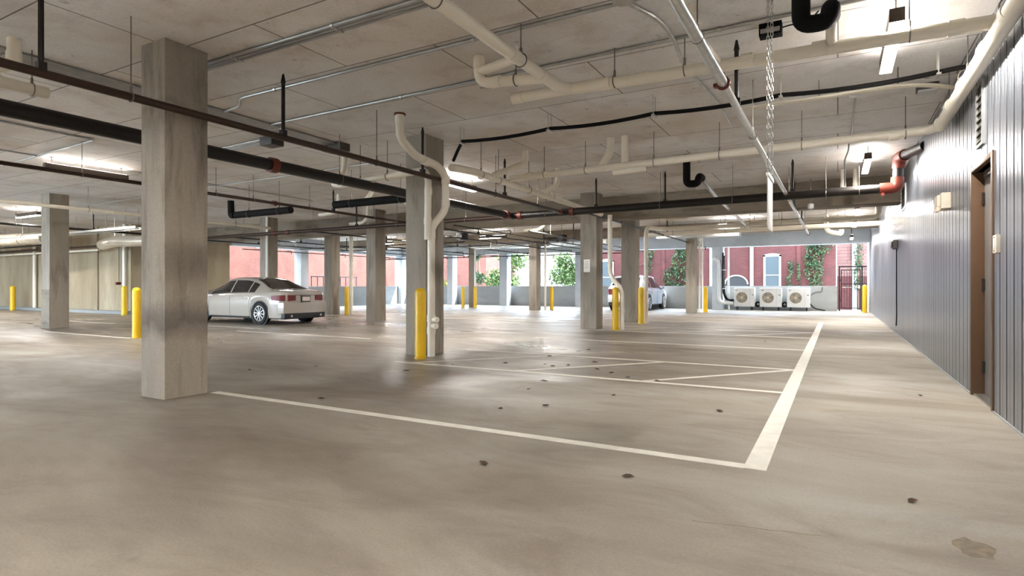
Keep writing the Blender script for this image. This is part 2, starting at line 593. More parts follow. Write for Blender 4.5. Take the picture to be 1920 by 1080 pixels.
# steel door in the right wall
dr = MB()
dr.box(WX - 0.012, WX + 0.16, DY1 - 0.05, DY1 + 0.02, 0, DZ + 0.05)
dr.box(WX - 0.012, WX + 0.16, DY0 - 0.02, DY0 + 0.05, 0, DZ + 0.05)
dr.box(WX - 0.012, WX + 0.16, DY0 + 0.05, DY1 - 0.05, DZ, DZ + 0.05)
door = struct(dr.build('door_1', 'door_frame', bevel=0.004))
leaf = MB().box(WX + 0.10, WX + 0.145, DY0 + 0.055, DY1 - 0.055, 0.02, DZ - 0.006).build('door_leaf', 'door_leaf', door, bevel=0.003)
for z in (0.30, 1.16, 2.06):
    MB().box(WX + 0.078, WX + 0.10, DY1 - 0.085, DY1 - 0.052, z - 0.06, z + 0.06).tube([(WX + 0.084, DY1 - 0.07, z - 0.066), (WX + 0.084, DY1 - 0.07, z + 0.066)], 0.010, 10).build('hinge', 'hinge', door)
MB().tube(fillet([(WX + 0.10, DY0 + 0.13, 1.03), (WX + 0.045, DY0 + 0.13, 1.03), (WX + 0.045, DY0 + 0.25, 1.03)], 0.02), 0.010, 10).tube([(WX + 0.092, DY0 + 0.13, 1.03), (WX + 0.101, DY0 + 0.13, 1.03)], 0.03, 16).build('handle', 'steel', leaf)
MB().box(WX + 0.01, WX + 0.12, DY0 + 0.05, DY1 - 0.05, 0.0, 0.018).build('threshold', 'steel', door)
MB().box(WX + 0.05, WX + 0.10, DY0 + 0.30, DY1 - 0.30, DZ - 0.09, DZ - 0.03).build('door_closer', 'hinge', door)

# left walls of poured concrete
struct(MB().box(-38.3, XL, 13.1, 13.4, 0, ZC).build('wall_left', 'wall_concrete'))
struct(MB().box(XL - 0.3, XL, 13.4, 17.5, 0, ZC).build('wall_left_return', 'wall_concrete'))
struct(MB().box(-38.3, -38.0, YB, 13.1, 0, ZC).build('wall_end', 'wall_concrete'))
struct(MB().box(-38.0, XL, 12.85, 13.1, 0, 0.13).build('baseboard_left', 'parapet', bevel=0.01))
for x in (-33.2, -30.4, -27.6):
    struct(MB().box(x - 0.16, x + 0.16, 13.04, 13.099, 0.13, ZC).build('trim_1', 'wall_concrete'))
# parapets
struct(MB().box(XL - 0.25, XL, 17.5, 30.55, 0, 1.12).build('wall_parapet_left', 'parapet', bevel=0.01))
struct(MB().box(XL, -0.02, YF, YF + 0.25, 0, 1.14).build('wall_parapet_far', 'parapet', bevel=0.01))
# slab edge beams over the openings
struct(MB().box(XL - 0.25, WX + 0.3, 29.75, 30.2, 3.03, ZC).build('trim_2', 'edge_beam', bevel=0.012))
struct(MB().box(XL - 0.25, XL + 0.2, 17.5, 29.75, 3.05, ZC).build('trim_3', 'edge_beam', bevel=0.012))
struct(MB().box(WX - 0.10, WX + 0.3, 30.0, 30.35, 0, 3.03).build('trim_4', 'parapet'))

b1 = MB().box(XL, WX + 0.03, 15.62, 16.3, 3.03, ZC + 0.002).build('drop_beam', 'beam', bevel=0.012)
tag(b1, 'stained brown concrete beam crossing the ceiling behind the black fire main', 'beam')
b2 = MB().box(XL, WX + 0.03, 24.0, 24.5, 3.22, ZC + 0.002).build('drop_beam', 'beam', bevel=0.012)
tag(b2, 'shallow concrete beam crossing the ceiling near the open parapet end', 'beam')

# ------------------------------------------------------------------ columns
def column(x, y, sx, sy, label, group=None, top=ZC, mat='column'):
    o = MB().box(x - sx / 2, x + sx / 2, y - sy / 2, y + sy / 2, 0, top + 0.003).build('concrete_column', mat, bevel=0.012)
    return tag(o, label, 'column', group)
def scuffed():
    m = MATS['column'].copy(); m.name = 'column_scuffed'; MATS['column_scuffed'] = m
    nt = m.node_tree; b = nt.nodes['Principled BSDF']
    src = b.inputs['Base Color'].links[0].from_socket
    g = nt.nodes.new('ShaderNodeNewGeometry'); sp = nt.nodes.new('ShaderNodeSeparateXYZ')
    nt.links.new(g.outputs['Position'], sp.inputs[0])
    nz = noise(nt, g.outputs['Position'], 3.0, 5, 0.6)
    ad = nt.nodes.new('ShaderNodeMath'); ad.operation = 'MULTIPLY_ADD'
    nt.links.new(nz, ad.inputs[0]); ad.inputs[1].default_value = 0.35
    nt.links.new(sp.outputs[2], ad.inputs[2])
    rp = ramp(nt, [(0.20, (0, 0, 0, 1)), (0.245, (0.62, 0.62, 0.62, 1)), (0.27, (0.5, 0.5, 0.5, 1)), (0.32, (0, 0, 0, 1)), (0.835, (0, 0, 0, 1)), (0.85, (0.30, 0.30, 0.30, 1)), (0.875, (0, 0, 0, 1))])
    dv = nt.nodes.new('ShaderNodeMath'); dv.operation = 'DIVIDE'; dv.inputs[1].default_value = 3.7
    nt.links.new(ad.outputs[0], dv.inputs[0]); nt.links.new(dv.outputs[0], rp.inputs[0])
    nt.links.new(mixc(nt, src, lin((58, 50, 42)), rp.outputs[0]), b.inputs['Base Color'])
scuffed()
column(-6.12, 3.65, 0.42, 0.46, 'bare brown-grey concrete column with a dark scuff band at the end of a white stall line', mat='column_scuffed')
column(-6.12, 7.93, 0.42, 0.50, 'concrete column with beige drain pipes clamped to its side and a yellow bollard')
column(-5.85, 14.92, 0.46, 0.48, 'grey concrete column with a white paper notice stuck to it')
column(-5.78, 18.1, 0.46, 0.46, 'dark brown concrete column between the drain pipe and the silver SUV')
column(-5.45, 25.5, 0.38, 0.50, 'brown concrete column beside two thin white pipes near the condenser units')
column(-13.3, 14.62, 0.40, 0.50, 'concrete column in the open deck just right of the white sedan, crack line down its corner')
column(-12.55, 24.7, 0.40, 0.46, 'narrow dark concrete column in front of the far parapet, thin pole beside it')
cp = column(-18.75, 7.87, 0.46, 0.46, 'grey concrete column with a darker brown patch at its foot')
column(-18.3, 14.4, 0.40, 0.46, 'concrete column rising behind the roof of the white sedan with white pipe')
column(-17.85, 17.05, 0.40, 0.46, 'concrete column beside a round beige pipe and bollard behind the sedan')
column(-17.25, 26.5, 0.28, 0.30, 'slim concrete column with a yellow bollard on each side')
MB().box(-18.975, -18.525, 7.636, 7.641, 0.0, 1.05).build('brown_patch', 'beam', cp)
PG = 'columns along the parapet'
column(-25.0, 29.8, 0.55, 0.5, 'pale concrete column at the corner where both parapets meet', PG, 3.04, 'edge_beam')
column(-20.9, 29.8, 0.4, 0.5, 'pale concrete column rising from the parapet next to the ivy-clad wall view', PG, 3.04, 'edge_beam')
column(-17.1, 29.8, 0.5, 0.5, 'pale concrete column on the far parapet between two green shrubs', PG, 3.04, 'edge_beam')
column(-12.35, 29.8, 0.4, 0.5, 'pale concrete column on the far parapet beside the low grey roof', PG, 3.04, 'edge_beam')
column(-5.1, 29.8, 0.5, 0.5, 'pale concrete column on the parapet carrying the white refrigerant duct', PG, 3.04, 'edge_beam')
column(-24.75, 21.5, 0.5, 0.5, 'pale concrete column on the left parapet behind the sedan', PG, 3.07, 'edge_beam')

n = MB().box(-5.98, -5.80, 14.674, 14.679, 1.52, 1.86).build('paper_notice', 'paper')
tag(n, 'white paper notice taped to the face of a grey column', 'notice')
for k in range(6):
    MB().box(-5.955, -5.825 - 0.03 * (k % 2), 14.6735, 14.6742, 1.80 - 0.035 * k, 1.806 - 0.035 * k).build('text_line', 'hinge', n)

# ------------------------------------------------------------------ floor markings
def marking(x0, y0, x1, y1, wid, label, z=0.003, grp=None):
    d = Vector((x1 - x0, y1 - y0)); nn = Vector((-d.y, d.x)).normalized() * wid / 2
    poly = [(x0 - nn.x, y0 - nn.y), (x1 - nn.x, y1 - nn.y), (x1 + nn.x, y1 + nn.y), (x0 + nn.x, y0 + nn.y)]
    o = MB().prism(poly, 0.0005, z).build('parking_line', 'paint_line')
    return tag(o, label, 'road marking', grp)
marking(-0.455, 3.93, -0.455, 20.6, 0.135, 'long white painted line running along the walkway beside the metal wall', 0.004)
SY = [3.97, 6.90, 8.84, 11.63, 14.34, 16.1, 19.1]
SL = ['white stall line that starts at the bare concrete column', 'white stall line starting at the bollard and piped column, near side of hatched aisle',
      'white stall line on the far side of the hatched access aisle', 'white stall line across the deck just past the hatched aisle and one stall',
      'white stall line leading to the grey column with the notice', 'white stall line one aisle width past the noticed column',
      'faint white stall line farthest down the deck near the condensers']
for yy, l in zip(SY, SL):
    marking(-5.88, yy - 0.03, -0.52, yy, 0.095, l)
HG = 'hatch lines of the access aisle'
for k, l in enumerate(('slanted hatch line of the access aisle that meets the long walkway line', 'slanted hatch line in the middle of the painted access aisle', 'slanted hatch line of the access aisle closest to the piped column')):
    x0 = -2.05 - 1.75 * k
    marking(x0, 6.92, x0 + 1.50, 8.80, 0.085, l, 0.0025, HG)
for k in range(3):
    x0 = -2.05 - 1.75 * k
    marking(x0, 14.36, x0 + 1.50, 16.06, 0.085, 'slanted white hatch line in the aisle beyond the noticed column', 0.0025, 'hatch lines of the farther aisle')
LG = 'stall lines across the left bays'
for (a, b_, c_, d_) in ((-13.4, 9.6, -8.9, 9.6), (-18.6, 10.4, -13.4, 10.4), (-13.4, 17.0, -9.0, 17.0), (-13.4, 20.0, -9.0, 20.0), (-17.5, 7.1, -13.6, 7.1), (-24.0, 9.6, -19.2, 9.6)):
    marking(a, b_, c_, d_, 0.09, 'worn white stall line in the bays around the white sedan', 0.003, LG)

# ------------------------------------------------------------------ bollards
def bollard(x, y, label, hgt=1.12, r=0.088):
    prof = [(r, 0), (r, hgt - 0.09)]
    for k in range(1, 7):
        a = k * PI / 12
        prof.append((r * math.cos(a) + 0.0005, hgt - 0.09 + 0.09 * math.sin(a)))
    o = MB().lathe((x, y, 0), prof, 24).build('bollard', 'yellow', smooth=50)
    tag(o, label, 'bollard')
    MB().lathe((x, y, 0), [(r + 0.006, 0), (r + 0.006, 0.03), (r + 0.001, 0.035)], 24).build('base_ring', 'yellow', o)
    return o
bollard(-5.77, 7.36, 'yellow bollard in front of the column with beige drain pipes')
bollard(-5.07, 14.62, 'yellow bollard in front of the drain pipe with an elbow, right of the noticed column')
bollard(-5.25, 17.5, 'yellow bollard guarding the straight drain pipe by the dark brown column')
bollard(-13.5, 7.2, 'yellow bollard half hidden behind the bare concrete column')
bollard(-24.6, 12.65, 'yellow bollard at the corner of the tan concrete wall', 1.15, 0.1)
bollard(-34.0, 12.55, 'yellow bollard against the tan concrete wall beside a beige pipe', 1.15, 0.11)
bollard(-17.1, 17.1, 'yellow bollard behind the sedan, beside the round beige pipe', 1.12)
bollard(-17.45, 25.9, 'yellow bollard on the sedan side of the slim column by the far parapet')
bollard(-16.75, 26.0, 'yellow bollard on the SUV side of the slim column by the far parapet')
bollard(-12.0, 25.4, 'yellow bollard beside the narrow dark column and thin pole')
bollard(-5.05, 26.4, 'yellow bollard beside the two thin white pipes near the condensers')
bollard(1.0, 29.1, 'yellow bollard in front of the iron gate at the end of the walkway', 1.2)

# ------------------------------------------------------------------ sprinkler mains (dark steel)
pipe('sprinkler_pipe', 'thin dark brown sprinkler pipe running past the faces of both near columns', 'pipe',
     [(-5.72, YB, 2.90), (-5.72, 12.75, 2.90)], 0.038, 'brown_steel',
     couplings=[((-5.72, 8.0, 2.9), AY), ((-5.72, 12.55, 2.9), AY)], coupling_mat='orange_coupling', coupling_r=1.5, coupling_l=0.09,
     hangers=[((-5.72, yy, 2.9), AY) for yy in (0.6, 1.9, 3.0, 6.3, 9.6, 11.4)], braces=[(-5.72, 2.3, 2.9), (-5.72, 4.7, 2.9), (-5.72, 7.35, 2.9), (-5.72, 9.95, 2.9)])
pipe('fire_main', 'thick black fire main running behind the near columns', 'pipe',
     [(-7.16, YB, 2.90), (-7.16, 12.75, 2.90)], 0.085, 'black_steel',
     couplings=[((-7.16, 5.7, 2.9), AY), ((-7.16, 12.5, 2.9), AY)], coupling_mat='orange_coupling', coupling_r=1.28, coupling_l=0.12,
     hangers=[((-7.16, yy, 2.9), AY) for yy in (1.0, 7.0, 10.6)])
sx = pipe('fire_main', 'thick black fire main with red elbows crossing the deck to the metal wall', 'pipe',
     [(-7.16, 12.78, 2.90), (0.95, 12.78, 2.95), (0.98, 12.78, 3.50), (1.27, 11.75, 3.47)], 0.085, 'black_steel', bend=0.14,
     couplings=[((-6.9, 12.78, 2.9), AX), ((-5.5, 12.78, 2.91), AX)], coupling_mat='orange_coupling', coupling_r=1.25, coupling_l=0.1,
     hangers=[((xx, 12.78, 2.91 + 0.003 * i), AX) for i, xx in enumerate((-6.2, -3.4, -1.9, -0.2, 0.35))],
     braces=[(-4.9, 12.78, 2.91), (-0.78, 12.78, 2.93), (-3.3, 12.78, 2.91)])
MB().tube(fillet([(0.68, 12.78, 2.947), (0.95, 12.78, 2.95), (0.955, 12.78, 3.14)], 0.14), 0.105, 16).build('elbow', 'orange_coupling', sx)
MB().tube(fillet([(0.975, 12.78, 3.30), (0.98, 12.78, 3.50), (1.05, 12.53, 3.495)], 0.14), 0.105, 16).build('elbow', 'orange_coupling', sx)
MB().tube(fillet([(0.72, 12.78, 2.83), (0.72, 12.66, 2.83)], 0.1), 0.03, 10).build('valve_cap', 'orange_coupling', sx)
pipe('fire_main', 'dark steel main crossing the left bays above the sedan', 'pipe',
     [(XL, 13.35, 2.90), (-7.2, 12.85, 2.90)], 0.062, 'brown_steel',
     couplings=[((-16.35, 13.12, 2.9), AX), ((-15.7, 13.1, 2.9), AX)], coupling_mat='orange_coupling', coupling_r=1.3, coupling_l=0.12,
     hangers=[((xx, 13.35 - 0.5 * (xx + 25) / 17.8, 2.9), AX) for xx in (-21.5, -18, -14.5, -11, -8.6)], braces=[(-20.4, 13.22, 2.9), (-12.6, 13.0, 2.9)])
pipe('sprinkler_pipe', 'thin dark sprinkler pipe with one red coupling running above the left bays toward the sedan', 'pipe',
     [(-11.4, YB, 3.08), (-11.5, 15.5, 3.08)], 0.035, 'brown_steel',
     couplings=[((-11.5, 9.2, 3.08), AY)], coupling_mat='orange_coupling', coupling_r=1.7, coupling_l=0.1,
     hangers=[((-11.45, yy, 3.08), AY) for yy in (0.5, 3.0, 5.2, 7.7, 8.6, 10.2, 12.5)], braces=[(-11.47, 11.0, 3.08)])
pipe('sprinkler_pipe', 'cream painted pipe crossing in front of the column with the brown patch', 'pipe',
     [(-16.4, -4, 3.06), (-16.45, 13.0, 3.06)], 0.045, 'pvc',
     hangers=[((-16.42, yy, 3.06), AY) for yy in (4.0, 7.6, 9.6, 11.7)], couplings=[((-16.4, 8.2, 3.06), AY)], coupling_l=0.08)
pipe('sprinkler_pipe', 'black thin pipe across the back of the left bays, with a valve', 'pipe',
     [(-22.5, -4, 3.08), (-22.6, 13.05, 3.08)], 0.04, 'black_steel',
     couplings=[((-22.57, 9.4, 3.08), AY)], coupling_r=1.8, coupling_l=0.22, hangers=[((-22.55, yy, 3.08), AY) for yy in (5.5, 8.4, 11)], braces=[(-22.57, 10.6, 3.08)])
for i, (xx, y0, y1, zz, l) in enumerate((
        (-22.4, 13.5, 29.0, 3.0, 'black sprinkler branch pipe over the bay beside the left parapet'),
        (-19.6, 13.4, 29.2, 2.95, 'black sprinkler branch pipe above the front of the sedan'),
        (-15.2, 13.2, 29.0, 2.95, 'black sprinkler branch pipe above the tail of the sedan'),
        (-11.2, 14.0, 29.2, 3.0, 'black sprinkler branch pipe toward the narrow dark column'),
        (-8.6, 16.5, 29.3, 2.9, 'black sprinkler branch pipe ending over the silver SUV'),
        (-5.55, 12.9, 29.0, 3.0, 'black sprinkler branch pipe passing over the noticed column'))):
    pipe('sprinkler_branch', l, 'pipe', [(xx, y0, zz), (xx, y1, zz), (xx, y1, zz - 0.12)], 0.026, 'black_steel', bend=0.04,
         hangers=[((xx, y0 + 1.6 + 3.1 * k, zz), AY) for k in range(int((y1 - y0) / 3.1))], braces=[(xx, y0 + 3.6, zz), (xx, y0 + 8.9, zz)], seg=10)
for i, (yy, zz, x0, x1, l) in enumerate((
        (20.3, 2.98, -23.5, -13.6, 'thin black cross pipe behind the sedan roof, nearer of the pair'),
        (23.2, 3.04, -24.0, -12.9, 'thin black cross pipe behind the sedan, nearer the parapet'),
        (27.0, 2.73, -24.2, -9.0, 'thin black cross pipe hung low along the far parapet'))):
    pipe('sprinkler_branch', l, 'pipe', [(x0, yy, zz), (x1, yy, zz)], 0.024, 'black_steel', hangers=[((x0 + 1.2 + 2.7 * k, yy, zz), AX) for k in range(int((x1 - x0) / 2.7))], seg=10)

BG = 'branch pipes in the crowded far bays'
for (xx, y0, y1, zz) in ((-24.2, 17.6, 29.0, 2.86), (-21.2, 17.0, 29.0, 2.90), (-17.0, 18.4, 29.0, 2.84), (-13.9, 16.6, 28.6, 2.80), (-12.2, 17.2, 28.8, 2.92), (-9.9, 14.2, 28.6, 2.94)):
    q = pipe('sprinkler_branch', 'thin black sprinkler branch with drops in the crowded far bays', 'pipe', [(xx, y0, zz), (xx, y1, zz), (xx + 0.5, y1, zz), (xx + 0.5, y1, zz - 0.14)], 0.022, 'black_steel', bend=0.04,
         hangers=[((xx, y0 + 1.1 + 2.6 * k, zz), AY) for k in range(int((y1 - y0) / 2.6))], seg=8, group=BG)
    for k in range(3):
        yd = y0 + 2.2 + 3.6 * k
        MB().tube(fillet([(xx, yd, zz), (xx + 0.7, yd, zz), (xx + 0.7, yd, zz - 0.13)], 0.05), 0.016, 8).lathe((xx + 0.7, yd, zz - 0.16), [(0.03, 0), (0.012, 0.03)], 10).build('sprinkler_drop', 'black_steel', q)
LBG = 'pipes deep in the left bay'
for (yy, zz, x0, x1, rr_, mt) in ((12.2, 2.72, -37.5, -25.6, 0.05, 'brown_steel'), (11.4, 2.80, -37.0, -26.2, 0.035, 'black_steel'), (9.5, 2.88, -37.0, -23.2, 0.04, 'pvc'), (12.6, 2.62, -37.2, -26.4, 0.045, 'pvc')):
    pipe('utility_pipe', 'low pipe crossing deep in the left bay below the round ducts', 'pipe', [(x0, yy, zz), (x1, yy, zz)], rr_, mt, hangers=[((x0 + 1.0 + 2.2 * k, yy, zz), AX) for k in range(int((x1 - x0) / 2.2))], group=LBG, seg=10)
tr = MB()
for k in range(2):
    tr.box(-24.6, -19.4, 10.30 + 0.4 * k, 10.33 + 0.4 * k, 2.98, 3.05)
for k in range(18):
    tr.box(-24.5 + 0.29 * k, -24.47 + 0.29 * k, 10.33, 10.70, 2.985, 3.005)
tr = tr.build('cable_tray', 'galvanised')
tag(tr, 'galvanised ladder cable tray hung near the tan wall corner', 'cable tray')
for x in (-24.0, -22.0, -20.0):
    MB().tube([(x, 10.315, 3.0), (x, 10.315, ZC + 0.003)], 0.006, 6).tube([(x, 10.715, 3.0), (x, 10.715, ZC + 0.003)], 0.006, 6).build('hanger', 'rod', tr)
g1 = pipe('steel_pipe', 'bright galvanised steel pipe running the length of the walkway overhead', 'pipe',
     [(-0.90, YB, 2.97), (-0.90, 23.0, 2.97)], 0.036, 'galvanised',
     couplings=[((-0.90, 12.7, 2.97), AY), ((-0.9, 22.9, 2.97), AY)], coupling_mat='brown_steel', coupling_r=1.5, coupling_l=0.1,
     hangers=[((-0.9, yy, 2.97), AY) for yy in (4.4, 7.6, 13.6, 17.2, 20.5)], braces=[(-0.9, 6.3, 2.97), (-0.9, 15.3, 2.97), (-0.9, 18.6, 2.97)])
MB().tube([(-0.9, YB, 2.97), (-0.9, 5.45, 2.97)], 0.044, 14).build('sleeve', 'galvanised', g1)
MB().ring((-0.9, 5.5, 2.97), AY, 0.05, 0.014, 18, 8).box(-0.915, -0.885, 5.47, 5.53, 2.99, 3.06).box(-0.98, -0.94, 5.47, 5.53, 2.94, 2.97).build('clamp', 'orange_coupling', g1)

# ------------------------------------------------------------------ cream drain pipes
def drain(label, pts, r, hangers=(), couplings=(), bend=0.16, mat='pvc'):
    return pipe('drain_pipe', label, 'pipe', pts, r, mat, bend=bend, couplings=couplings, coupling_r=1.13, coupling_l=0.11, hangers=hangers, seg=18)
RP = 0.058
d1 = drain('cream drain pipe that comes from overhead, bends and runs to the metal wall', [(-2.64, YB, 3.30), (-2.64, 5.90, 3.30), (1.13, 5.98, 3.27)], RP,
      hangers=[((-2.64, 3.55, 3.3), AY), ((-2.64, 4.9, 3.3), AY), ((-2.05, 5.885, 3.3), AX), ((-1.33, 5.905, 3.3), AX), ((0.53, 5.965, 3.28), AX)],
      couplings=[((-2.64, 4.75, 3.3), AY), ((-2.64, 5.35, 3.3), AY), ((-0.75, 5.92, 3.29), AX), ((-0.15, 5.94, 3.29), AX), ((0.85, 5.975, 3.275), AX), ((-2.15, 5.91, 3.3), AX)], bend=0.26)
MB().tube([(-3.22, 5.86, 3.30), (-2.10, 5.88, 3.30)], RP, 18).tube([(-3.26, 5.86, 3.30), (-3.12, 5.86, 3.30)], RP * 1.1, 18).build('branch_stub', 'pvc', d1)
drain('cream drain pipe strapped along the top of the metal wall', [(1.13, YB, 3.26), (1.13, 9.1, 3.17)], 0.07,
      hangers=[((1.13, yy, 3.24), AY) for yy in (3.9, 5.6, 7.3, 8.4)], couplings=[((1.13, yy, 3.26 - 0.09 * (yy - YB) / 18.1), AY) for yy in (5.1, 5.62, 6.4, 7.4, 8.2, 9.0)])
d2 = drain('cream drain pipe crossing the deck from piped column to the wall pipe end', [(1.13, 9.0, 3.17), (1.05, 9.25, 3.17), (-5.30, 9.45, 3.14)], RP, bend=0.1,
      hangers=[((xx, 9.45 - 0.2 * (xx + 5.3) / 6.35, 3.15), AX) for xx in (-4.6, -3.8, -2.6, -1.58, -0.45, 0.78)],
      couplings=[((xx, 9.45 - 0.2 * (xx + 5.3) / 6.35, 3.15), AX) for xx in (-4.9, -3.5, -2.9, 0.65)])
MB().tube(fillet([(-3.35, 9.42, ZC + 0.003), (-3.35, 9.42, 3.42), (-3.55, 9.43, 3.17)], 0.1), 0.062, 18).tube([(-3.10, 9.41, ZC + 0.003), (-3.10, 9.41, 3.16)], 0.062, 18).build('riser_wye', 'pvc', d2)
MB().tube([(-3.3, 9.42, 3.06), (-2.75, 9.38, 3.07)], 0.05, 16).build('branch_stub', 'pvc', d2)
d3 = drain('cream drain pipe running away from the piped column toward the noticed column', [(-5.45, 7.75, 3.06), (-5.42, 8.3, 3.10), (-5.42, 12.4, 3.05), (-5.42, 14.5, 3.03)], 0.062,
      hangers=[((-5.42, yy, 3.08), AY) for yy in (8.6, 9.2, 10.4, 11.5)], couplings=[((-5.42, 9.0, 3.09), AY), ((-5.42, 11.9, 3.06), AY)], bend=0.2)
MB().tube(fillet([(-5.05, 9.55, ZC + 0.003), (-5.05, 9.55, 3.42), (-5.42, 9.0, 3.13)], 0.18), 0.058, 18).build('riser_elbow', 'pvc', d3)
MB().tube(fillet([(-5.2, 11.3, ZC + 0.003), (-5.2, 11.3, 3.3), (-5.42, 11.0, 3.1)], 0.12), 0.05, 16).build('riser_elbow', 'pvc', d3)
dc = drain('cream drain stack with elbows dropping down the side of the piped column', [(-5.55, 6.60, ZC + 0.003), (-5.55, 6.60, 3.30), (-5.62, 7.05, 3.13), (-5.62, 7.62, 3.08), (-5.60, 7.80, 2.95), (-5.60, 7.80, 2.38), (-5.80, 7.68, 2.12), (-5.80, 7.68, 0.0)], 0.062,
      couplings=[((-5.55, 6.6, 3.56), AZ), ((-5.62, 7.3, 3.10), (0, 1, -0.1)), ((-5.6, 7.8, 2.88), AZ), ((-5.6, 7.8, 2.5), AZ), ((-5.8, 7.68, 1.98), AZ), ((-5.8, 7.68, 0.42), AZ), ((-5.8, 7.68, 0.62), AZ)], bend=0.13)
MB().tube([(-5.80, 7.68, 0.50), (-5.68, 7.66, 0.50)], 0.05, 16).tube([(-5.80, 7.68, 0.60), (-5.66, 7.66, 0.60)], 0.045, 16).build('cleanout', 'pvc', dc)
MB().tube([(-5.55, 6.60, ZC - 0.02), (-5.55, 6.60, ZC)], 0.085, 18).build('collar', 'orange_coupling', dc)
drain('straight cream pipe leg beside the elbowed stack on the piped column', [(-7.9, 7.75, 2.98), (-5.92, 7.66, 3.05), (-5.80, 7.60, 2.90), (-5.815, 7.60, 1.9)], 0.056,
      hangers=[((-7.4, 7.73, 2.99), AX), ((-6.75, 7.70, 3.02), AX)], couplings=[((-5.80, 7.60, 2.68), AZ), ((-5.81, 7.6, 2.2), AZ)], bend=0.2)
drain('short cream ceiling drain elbow hanging beyond the thick main', [(-8.0, 7.95, ZC + 0.003), (-8.0, 7.95, 3.28), (-8.15, 7.78, 3.02), (-7.8, 7.75, 2.98)], 0.056, couplings=[((-8.0, 7.95, 3.60), AZ)], bend=0.12)
d4 = drain('cream U-shaped drain arms hanging between the ceiling conduits', [(-3.42, 5.38, ZC + 0.003), (-3.42, 5.38, 3.36), (-2.64, 5.52, 3.33)], 0.056, couplings=[((-3.42, 5.38, 3.57), AZ), ((-3.22, 5.42, 3.355), AX)], bend=0.13, hangers=[((-3.0, 5.455, 3.345), AX)])
MB().tube(fillet([(-3.42, 5.38, 3.48), (-2.97, 5.34, 3.52), (-2.97, 5.34, ZC + 0.003)], 0.12), 0.05, 16).build('branch_arm', 'pvc', d4)
drain('cream drain cross pipe capped at its end, above the thick black main', [(-7.46, 3.06, 3.23), (-7.46, YB, 3.23)], 0.062, hangers=[((-7.46, 2.92, 3.23), AY), ((-7.46, 1.0, 3.23), AY)], couplings=[((-7.46, 2.6, 3.23), AY)])
pv = drain('short cream riser coming out of the ceiling above the brown sprinkler pipe', [(-7.28, 2.70, ZC + 0.003), (-7.28, 2.70, 3.38), (-7.44, 2.35, 3.25)], 0.06, couplings=[((-7.28, 2.70, 3.46), AZ)], bend=0.12)
drain('cream vent riser beside the galvanised pipe, dropping from the ceiling', [(-1.12, 5.31, ZC + 0.003), (-1.12, 5.31, 3.42), (-1.02, 5.90, 3.31)], 0.042, couplings=[((-1.12, 5.31, 3.62), AZ)], bend=0.1)
# pipes at the farther columns
drain('cream drain pipe with an elbow low down behind its bollard', [(-5.25, 14.7, 3.02), (-5.25, 14.7, 1.42), (-4.93, 14.72, 1.05), (-4.93, 14.72, 0.0)], 0.06, couplings=[((-5.25, 14.7, 1.7), AZ), ((-4.93, 14.72, 0.5), AZ)], bend=0.18)
drain('straight cream drain pipe down beside the dark brown column', [(-2.9, 19.6, 3.06), (-5.0, 19.0, 3.0), (-5.16, 17.72, 2.95), (-5.16, 17.72, 0.0)], 0.065, couplings=[((-5.16, 17.72, 2.6), AZ)], bend=0.25)
drain('round beige pipe standing floor to ceiling beside the column behind the sedan', [(-17.35, 17.6, ZC + 0.003), (-17.35, 17.6, 0)], 0.075, couplings=[((-17.35, 17.6, 2.9), AZ)])
drain('white pipe running up the column behind the sedan roof', [(-18.05, 14.12, ZC + 0.003), (-18.05, 14.12, 0)], 0.04, mat='pvc_white')
drain('beige pipe on the tan concrete wall beside its bollard', [(-32.9, 12.98, ZC + 0.003), (-32.9, 12.98, 0.13)], 0.07)
drain('grey-blue pipe on the tan wall near the corner bollard', [(-25.25, 12.98, ZC + 0.003), (-25.25, 12.98, 0.13)], 0.06, mat='pvc_white')
drain('thin beige pole-like pipe beside the narrow dark column', [(-12.15, 25.0, ZC + 0.003), (-12.15, 25.0, 0)], 0.05, mat='pvc')
drain('white pipe beside the slim column by the parapet', [(-16.95, 26.3, ZC + 0.003), (-16.95, 26.3, 0)], 0.055, mat='pvc_white')
drain('thin white pipe nearest the brown column by the condensers', [(-5.18, 25.75, ZC + 0.003), (-5.18, 25.75, 0)], 0.045, mat='pvc_white')
drain('second thin white pipe between brown column and condenser bollard', [(-5.12, 26.1, ZC + 0.003), (-5.12, 26.1, 0)], 0.035, mat='pvc_white')
drain('cream pipe crossing behind the brown beam, elbow turned up at the wall', [(-3.1, 19.7, 3.07), (1.0, 19.4, 3.11), (1.0, 19.4, 3.4)], 0.075, hangers=[((xx, 19.55, 3.08), AX) for xx in (-2.4, -1.5, -0.3)], couplings=[((0.2, 19.46, 3.1), AX)], bend=0.14)
drain('cream pipe crossing behind the brown beam, lower of the two', [(-6.2, 21.4, 3.04), (1.15, 21.0, 3.06)], 0.075, hangers=[((xx, 21.2, 3.05), AX) for xx in (-5.2, -3.4, -1.7, 0.2)], couplings=[((-2.0, 21.17, 3.05), AX), ((-4.4, 21.3, 3.05), AX)])
drain('short cream pipe hooked down beside the far walkway lamps', [(-0.35, 23.2, ZC + 0.003), (-0.35, 23.2, 3.05), (0.1, 23.2, 2.95), (0.1, 23.2, 3.1)], 0.08, bend=0.2)
for (xx, yy, l) in ((0.10, 12.2, 'cream twin ceiling pipe left of the second walkway lamp'), (0.33, 12.3, 'cream twin ceiling pipe close to the second walkway lamp')):
    drain(l, [(xx, yy + 2.2, ZC + 0.003), (xx, yy + 2.2, 3.12)], 0.05, couplings=[((xx, yy + 2.2, 3.3), AZ)])
